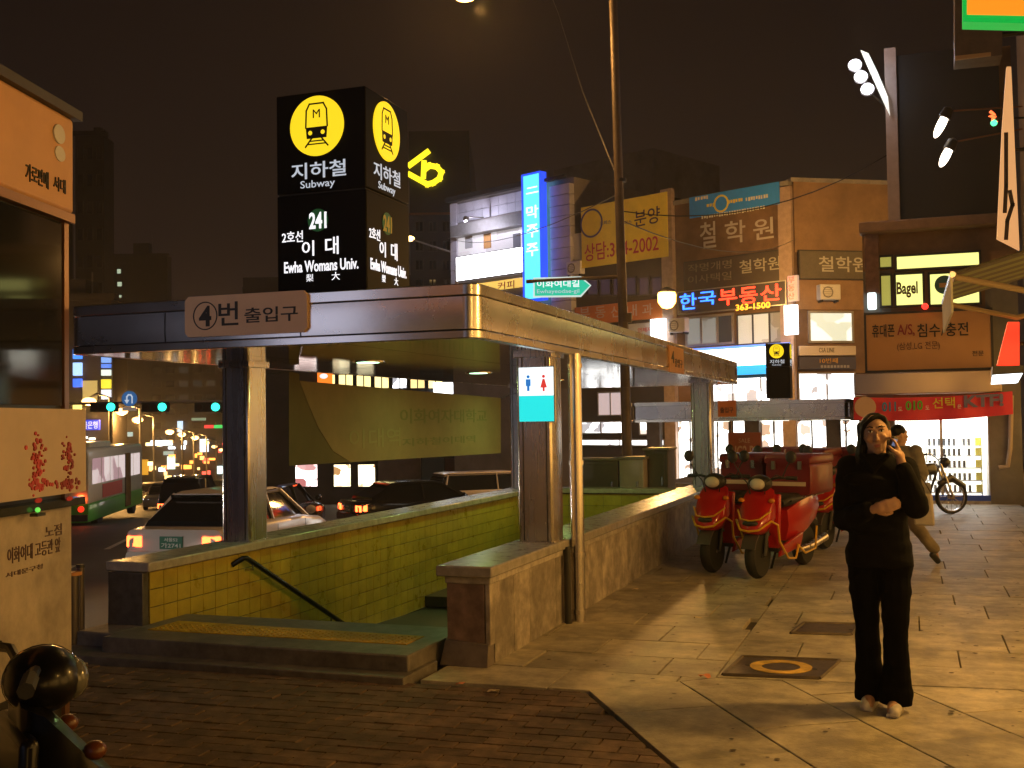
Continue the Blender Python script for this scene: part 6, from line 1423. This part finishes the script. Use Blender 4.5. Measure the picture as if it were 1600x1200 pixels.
for a, b, c in ((LH, LK, LA), (RH, RK, RA)): limb(bm_, [(*a, .085), (*b, .055), (*c, .04)]); limb(bm_, [(*c, .038), (c[0], c[1]-.13, .035, .032)])
fuse('body', bm_, .007, SKIN, wm, 3); face_parts(M, wm)
jk = MB(); torso(jk, [(.80, .18, .13, 0, 0), (.86, .185, .135, 0, 0), (1.0, .165, .125, 0, -.005), (1.12, .165, .13, 0, -.005), (1.26, .18, .135, 0, 0), (1.35, .168, .115, 0, .005), (1.41, .10, .09, 0, .005), (1.44, .078, .075, 0, .0)], 24)
limb(jk, [(*LS, .076), (.185, -.05, 1.24, .070), (*LE, .070), (.185, -.125, 1.27, .062), (.162, -.133, 1.355, .047)]); limb(jk, [(*RS, .076), (-.168, -.01, 1.2, .070), (*RE, .068), (-.10, -.12, 1.09, .068), (-.03, -.185, 1.125, .05)])
for k, (z, x) in enumerate([(1.30, -.05), (1.18, .06), (1.02, -.02)]): jk.ball((x, -.11, z), (.12, .045, .035), 12, 8)
fuse('jacket', jk, .0085, JACK, wm, 2, .016)
q = MB()
limb(q, [(-.07, -.085, 1.425, .016), (-.035, -.115, 1.39, .016), (0, -.14, 1.34, .014)]); limb(q, [(.07, -.085, 1.425, .016), (.035, -.115, 1.39, .016), (.005, -.14, 1.34, .014)]); fuse('collar', q, .006, JACK, wm, 2)
tr = MB(); torso(tr, [(.80, .155, .115, 0, 0), (.90, .165, .12, 0, 0), (.96, .155, .115, 0, 0)], 24)
for a, b, c in ((LH, LK, LA), (RH, RK, RA)): limb(tr, [(a[0], a[1], .84, .098), (a[0], (a[1]+b[1])/2, .65, .084), (*b, .068), (b[0], (b[1]+c[1])/2, .28, .072)]); tr.tube([(b[0], (b[1]+c[1])/2, .28), (c[0], c[1]-.01, .045)], [.072, .094], 16)
fuse('trousers', tr, .0085, TROU, wm, 2, .012)
hr = MB(); Mh = M
def hp(x, y, z): return tuple(Mh @ Vector((x, y, z)))
hair = MB(); hair.ball((0, .022, .038), (.083, .090, .086), 18, 12)
for k in range(11):   # locks falling behind the ears to the shoulders
    a = R(48+k*11.6); x = .074*math.cos(a); y = .03+.07*math.sin(a); limb(hair, [(x, y, .05, .028), (x*1.02, y+.012, -.05, .028), (x*1.0, y+.02, -.11, .022), (x*.9, y+.01, -.15, .012)], 8)
for k in range(7): limb(hair, [(.022, -.046, .110-.003*k, .011), (-.018-.007*k, -.070+.003*k, .092-.006*k, .011), (-.055-.003*k, -.052+.004*k, .062-.008*k, .010), (-.078, -.012, .028-.012*k, .008)], 8)
for k in range(4): limb(hair, [(.022, -.046, .110-.003*k, .011), (.055, -.040, .092-.006*k, .010), (.076, .008, .052-.010*k, .008)], 8)
for s_ in (-1,):
    for k in range(4): limb(hair, [(s_*(.07+k*.004), .01+k*.012, -.02, .018), (s_*(.085+k*.006), -.0+k*.014, -.10, .017), (s_*(.095+k*.008), -.035+k*.012, -.17, .014), (s_*(.088+k*.010), -.075+k*.010, -.235-k*.012, .006)], 8)
hair.v = [tuple(Mh @ Vector(v)) for v in hair.v]; fuse('hair', hair, .0055, HAIR, wm, 2)
for c, dx in ((LA, .01), (RA, -.012)):
    sh_ = MB(); limb(sh_, [(c[0], c[1]+.03, .04, .036), (c[0]+dx*.5, c[1]-.06, .042, .042), (c[0]+dx, c[1]-.15, .032, .03)]); sh_.box((c[0]-.035+dx*.3, c[1]-.165, .002), (c[0]+.035+dx*.3, c[1]+.055, .02)); fuse('shoe', sh_, .006, SHOE, wm, 3)
ph = MB(); ph.box((-.022, -.010, -.045), (.022, .010, .045)); Mp = Matrix.Translation((.098, -.088, 1.49)) @ Matrix.Rotation(R(24), 4, 'Y') @ Matrix.Rotation(R(60), 4, 'Z')
wm.rotation_euler = (0, 0, R(-8))
wmM = Matrix.Translation((-.18, 6.68, 0)) @ Matrix.Rotation(R(-8), 4, 'Z')
pt_ = thing('mobile_phone', 'small dark mobile phone held to the cheek of the woman in black', 'phone', wmM @ Vector((.098, -.088, 1.445)))
obj('phone_body', MB().add([wmM @ Mp @ Vector(v) for v in ph.v], ph.f), DARK, pt_, bevel=.006); q = MB().box((-.015, -.0125, -.005), (.015, -.0105, .035)); obj('screen', MB().add([wmM @ Mp @ Vector(v) for v in q.v], q.f), glow('phone_screen', (.25, .3, .5), .5), pt_)

# the other walker
mp = thing('person', 'walker in grey jacket and tan trousers striding past the phone shop behind the woman', 'person', (-.10, 13.0, 0))
b2 = MB(); SC = .93
M2 = head(b2, (.0, -.02, 1.545), 1.0, R(150), 0)
limb(b2, [(0, .01, 1.36, .06), (0, -.0, 1.47, .052)]); torso(b2, [(.84, .15, .11, 0, 0), (1.06, .14, .10, 0, 0), (1.22, .165, .11, 0, 0), (1.34, .17, .10, 0, 0), (1.40, .08, .07, 0, 0)])
A1 = [((.19, 0, 1.35), (.24, .06, 1.08), (.22, -.04, .84)), ((-.19, 0, 1.35), (-.24, -.02, 1.08), (-.22, .10, .86))]
for a, b, c in A1: limb(b2, [(*a, .052), (*b, .042), (*c, .028)])
hand(b2, A1[0][2], (0, -.15, -1), (-1, 0, 0), .35, 1, 1); hand(b2, A1[1][2], (0, .15, -1), (1, 0, 0), .35, 1, -1)
G1 = [((.085, 0, .86), (.10, -.10, .48), (.12, .10, .14)), ((-.085, 0, .86), (-.08, .12, .47), (-.07, .16, .08))]
G1 = [((.085, 0, .86), (.13, .06, .48), (.22, .30, .17)), ((-.085, 0, .86), (-.08, -.14, .47), (-.07, -.16, .08))]
for a, b, c in G1: limb(b2, [(*a, .088), (*b, .058), (*c, .042)]); limb(b2, [(*c, .04), (c[0], c[1]+(.10 if c[1] < 0 else .06), c[2]-(.045 if c[1] < 0 else .10), .034)])
fuse('body', b2, .0085, SKIN, mp, 3); face_parts(M2, mp)
q = MB(); torso(q, [(.74, .20, .145, 0, 0), (.9, .195, .14, 0, 0), (1.06, .18, .135, 0, 0), (1.25, .205, .145, 0, 0), (1.35, .19, .12, 0, 0), (1.42, .10, .09, 0, 0)], 24)
for a, b, c in A1: limb(q, [(*a, .08), (*b, .066), (c[0], c[1], c[2]+.05, .05)])
fuse('jacket', q, .01, mat('jacket_grey', (.17, .15, .12), .8, var=.2, scale=10, bump=.4, bscale=14), mp, 2, .018)
q = MB(); torso(q, [(.76, .165, .12, 0, 0), (.92, .17, .125, 0, 0)], 24)
for a, b, c in G1: limb(q, [(a[0], a[1], .83, .10), (*b, .075), (c[0], c[1], c[2]+.03, .066)])
fuse('trousers', q, .01, mat('trousers_tan', (.22, .18, .12), .8, var=.2, scale=8, bump=.3, bscale=12), mp, 2, .014)
hair = MB(); hair.ball((0, .02, .042), (.084, .094, .086), 16, 10); limb(hair, [(0, .09, .0, .04), (0, .08, -.06, .035)]); hair.v = [tuple(M2 @ Vector(v)) for v in hair.v]; fuse('hair', hair, .008, HAIR, mp, 3)
for a, b, c in G1:
    q = MB(); up_f = c[1] > 0; limb(q, [(c[0], c[1]-.03, c[2]-.04, .04), (c[0], c[1]+.08, c[2]-(.12 if up_f else .045), .036)]); fuse('shoe', q, .007, DARK, mp, 2)
mp.scale = (SC, SC, SC); mp.rotation_euler = (0, 0, R(-30))
DXB = -.12
bag = thing('shoulder_bag', 'pale shopping bag carried at the side of the grey-jacketed walker', 'bag', (.22, 12.72, .55))
q = MB(); rings = [rsec(0, w_, 0, 1, .02) for w_ in (.1, .1)]
q.hexa([(x-.28+DXB, y, z) for x, y, z in [(.42, 12.66, .48), (.62, 12.62, .48), (.63, 12.70, .48), (.43, 12.74, .48), (.40, 12.65, .82), (.60, 12.61, .82), (.61, 12.69, .82), (.41, 12.73, .82)]]); obj('sack', q, mat('bag_pale', (.45, .40, .33), .6, var=.1), bag, bevel=.02); obj('strap', MB().tube([(.14+DXB, 12.69, .82), (.22+DXB, 12.70, 1.0), (.32+DXB, 12.66, .82)], .008, 6), DARK, bag)

# ------------------------------------------------------------------ ironwork and litter on the pavement
IRON = mat('cast_iron', (.11, .085, .06), .5, .5, var=.3, scale=12, bump=.3, bscale=50)
def manhole(label, pts, ring):
    P = [gz(*p) for p in pts]; cx = sum(p.x for p in P)/4; cy = sum(p.y for p in P)/4
    t = thing('manhole_cover', label, 'manhole cover', (cx, cy, 0)); q = MB().prism([(p.x, p.y) for p in P], -.01, .010); obj('plate', q, IRON, t)
    fr = MB()
    for a, b in zip(P, P[1:]+P[:1]): fr.tube([(a.x, a.y, .008), (b.x, b.y, .008)], .014, 6)
    obj('rim', fr, IRON, t)
    if ring: rg = MB(); rg.lathe([(.20, .010), (.20, .014), (.125, .014), (.125, .010)], (cx, cy, 0), 2, 28, True); obj('yellow_ring', rg, mat('ring_yellow', (.55, .36, .06), .6, var=.3, scale=12, stain=.3), t)
    hd_ = MB(); 
    for s_ in (-1, 1): hd_.box((cx+s_*.2-.03, cy-.012, .008), (cx+s_*.2+.03, cy+.012, .013))
    obj('lift_slot', hd_, DARK, t)
manhole('square iron cover with a yellow painted ring in the pavement', [(1130, 1056), (1280, 1062), (1312, 1034), (1160, 1028)], True)
manhole('smaller plain iron cover beyond the one with the yellow ring', [(1236, 991), (1330, 993), (1340, 977), (1256, 975)], False)
for k, (x, y, c, lb) in enumerate([(991, 924, (.75, .6, .4), 'crumpled white paper scrap near the stone wall'), (1090, 969, (.5, .35, .15), 'small leaf-like scrap on the slabs by the scooters'), (770, 1085, (.6, .5, .3), 'thin pale paper scrap on the brick paving'), (718, 1073, (.5, .18, .1), 'reddish wrapper scrap at the brick edge'), (1100, 1061, (.6, .2, .08), 'orange peel scrap by the yellow-ringed cover')]):
    p = gz(x, y); q = MB(); n = 9
    V = [(p.x+.05*random.uniform(.4, 1)*math.cos(2*math.pi*i/n), p.y+.04*random.uniform(.4, 1)*math.sin(2*math.pi*i/n), .008+random.uniform(0, .025)) for i in range(n)]+[(p.x, p.y, .03)]
    q.add(V, [(i, (i+1) % n, n) for i in range(n)]); o = obj('litter', q, mat('litter_%d' % k, c, .7), None); tag(o, lb, 'litter')

# ------------------------------------------------------------------ wires, air conditioners, night haze
for k, (x0, y0, D0, x1, y1, D1, lb) in enumerate([(700, 372, 52, 972, 300, 20.5, 'slack black overhead wire between the white building and lamp post'), (972, 330, 20.5, 1390, 240, 22, 'overhead wire from the lamp post to the billboard pillar'), (972, 345, 20.5, 1240, 375, 39.8, 'overhead wire from the lamp post to the brown corner building')]):
    a = gd(x0, y0, D0); b = gd(x1, y1, D1); t = thing('overhead_wire', lb, 'wire', a)
    obj('wire', MB().tube([a.lerp(b, i/10)-Vector((0, 0, 4*.5*(i/10)*(1-i/10))) for i in range(11)], .011, 5), DARK, t)
for k, (pl, x, y, lb) in enumerate([(PR, 1290, 470, 'air conditioner unit on the tan side wall of the corner building'), (PB, 1066, 520, 'air conditioner unit beside the estate agent window'), (PB, 905, 430, 'air conditioner unit at the edge of the white building')]):
    u, z = pl.uz(x, y); t = thing('air_conditioner', lb, 'air conditioner', pl.P(u, z, .1)); q = MB(); pl.box(q, u-.4, u+.4, z, z+.55, .08, .38); obj('casing', q, WHITEP, t, bevel=.03)
    q = MB(); pl.ring(q, u-.1, z+.27, .16, .2, .38, .395); obj('fan_ring', q, GREYP, t)
    for j in range(5): q = MB(); pl.box(q, u-.28, u+.08, z+.12+j*.075, z+.135+j*.075, .395, .405); obj('grille_bar', q, GREYP, t)
    for s_ in (-.3, .3): q = MB(); pl.box(q, u+s_-.02, u+s_+.02, z-.08, z, .02, .36); obj('bracket', q, DARK, t)
HZ = bpy.data.materials.new('night_haze'); HZ.use_nodes = True; n_ = HZ.node_tree; n_.nodes.clear()
ou = n_.nodes.new('ShaderNodeOutputMaterial'); pv = n_.nodes.new('ShaderNodeVolumePrincipled'); n_.links.new(pv.outputs[0], ou.inputs['Volume'])
pv.inputs['Color'].default_value = (.95, .92, .9, 1); pv.inputs['Density'].default_value = .0008; pv.inputs['Anisotropy'].default_value = .55
xs = [v.co.x for v in road.data.vertices]; ys = [v.co.y for v in road.data.vertices]; zs = [v.co.z for v in road.data.vertices]
hz = obj('haze', MB().box((min(xs)-2, min(ys)-2, min(zs)-1), (max(xs)+2, max(ys)+2, 75)), HZ, None, smooth=None, kind='stuff', base=False)

# chewing gum and specks trodden into the slabs
gm = MB(); random.seed(3)
for k in range(260):
    x = random.uniform(-2.4, 1.2); y = random.uniform(5.2, 13); r_ = random.uniform(.006, .02); n = 7
    if y < 6.7 and x < -1.7+(6.62-y)*.61: continue
    gm.add([(x+r_*random.uniform(.7, 1.1)*math.cos(2*math.pi*i/n), y+r_*random.uniform(.7, 1.1)*math.sin(2*math.pi*i/n), .0075) for i in range(n)], [tuple(range(n))])
obj('gum_spots', gm, mat('old_gum', (.09, .075, .06), .8), pav, smooth=None, kind='stuff')
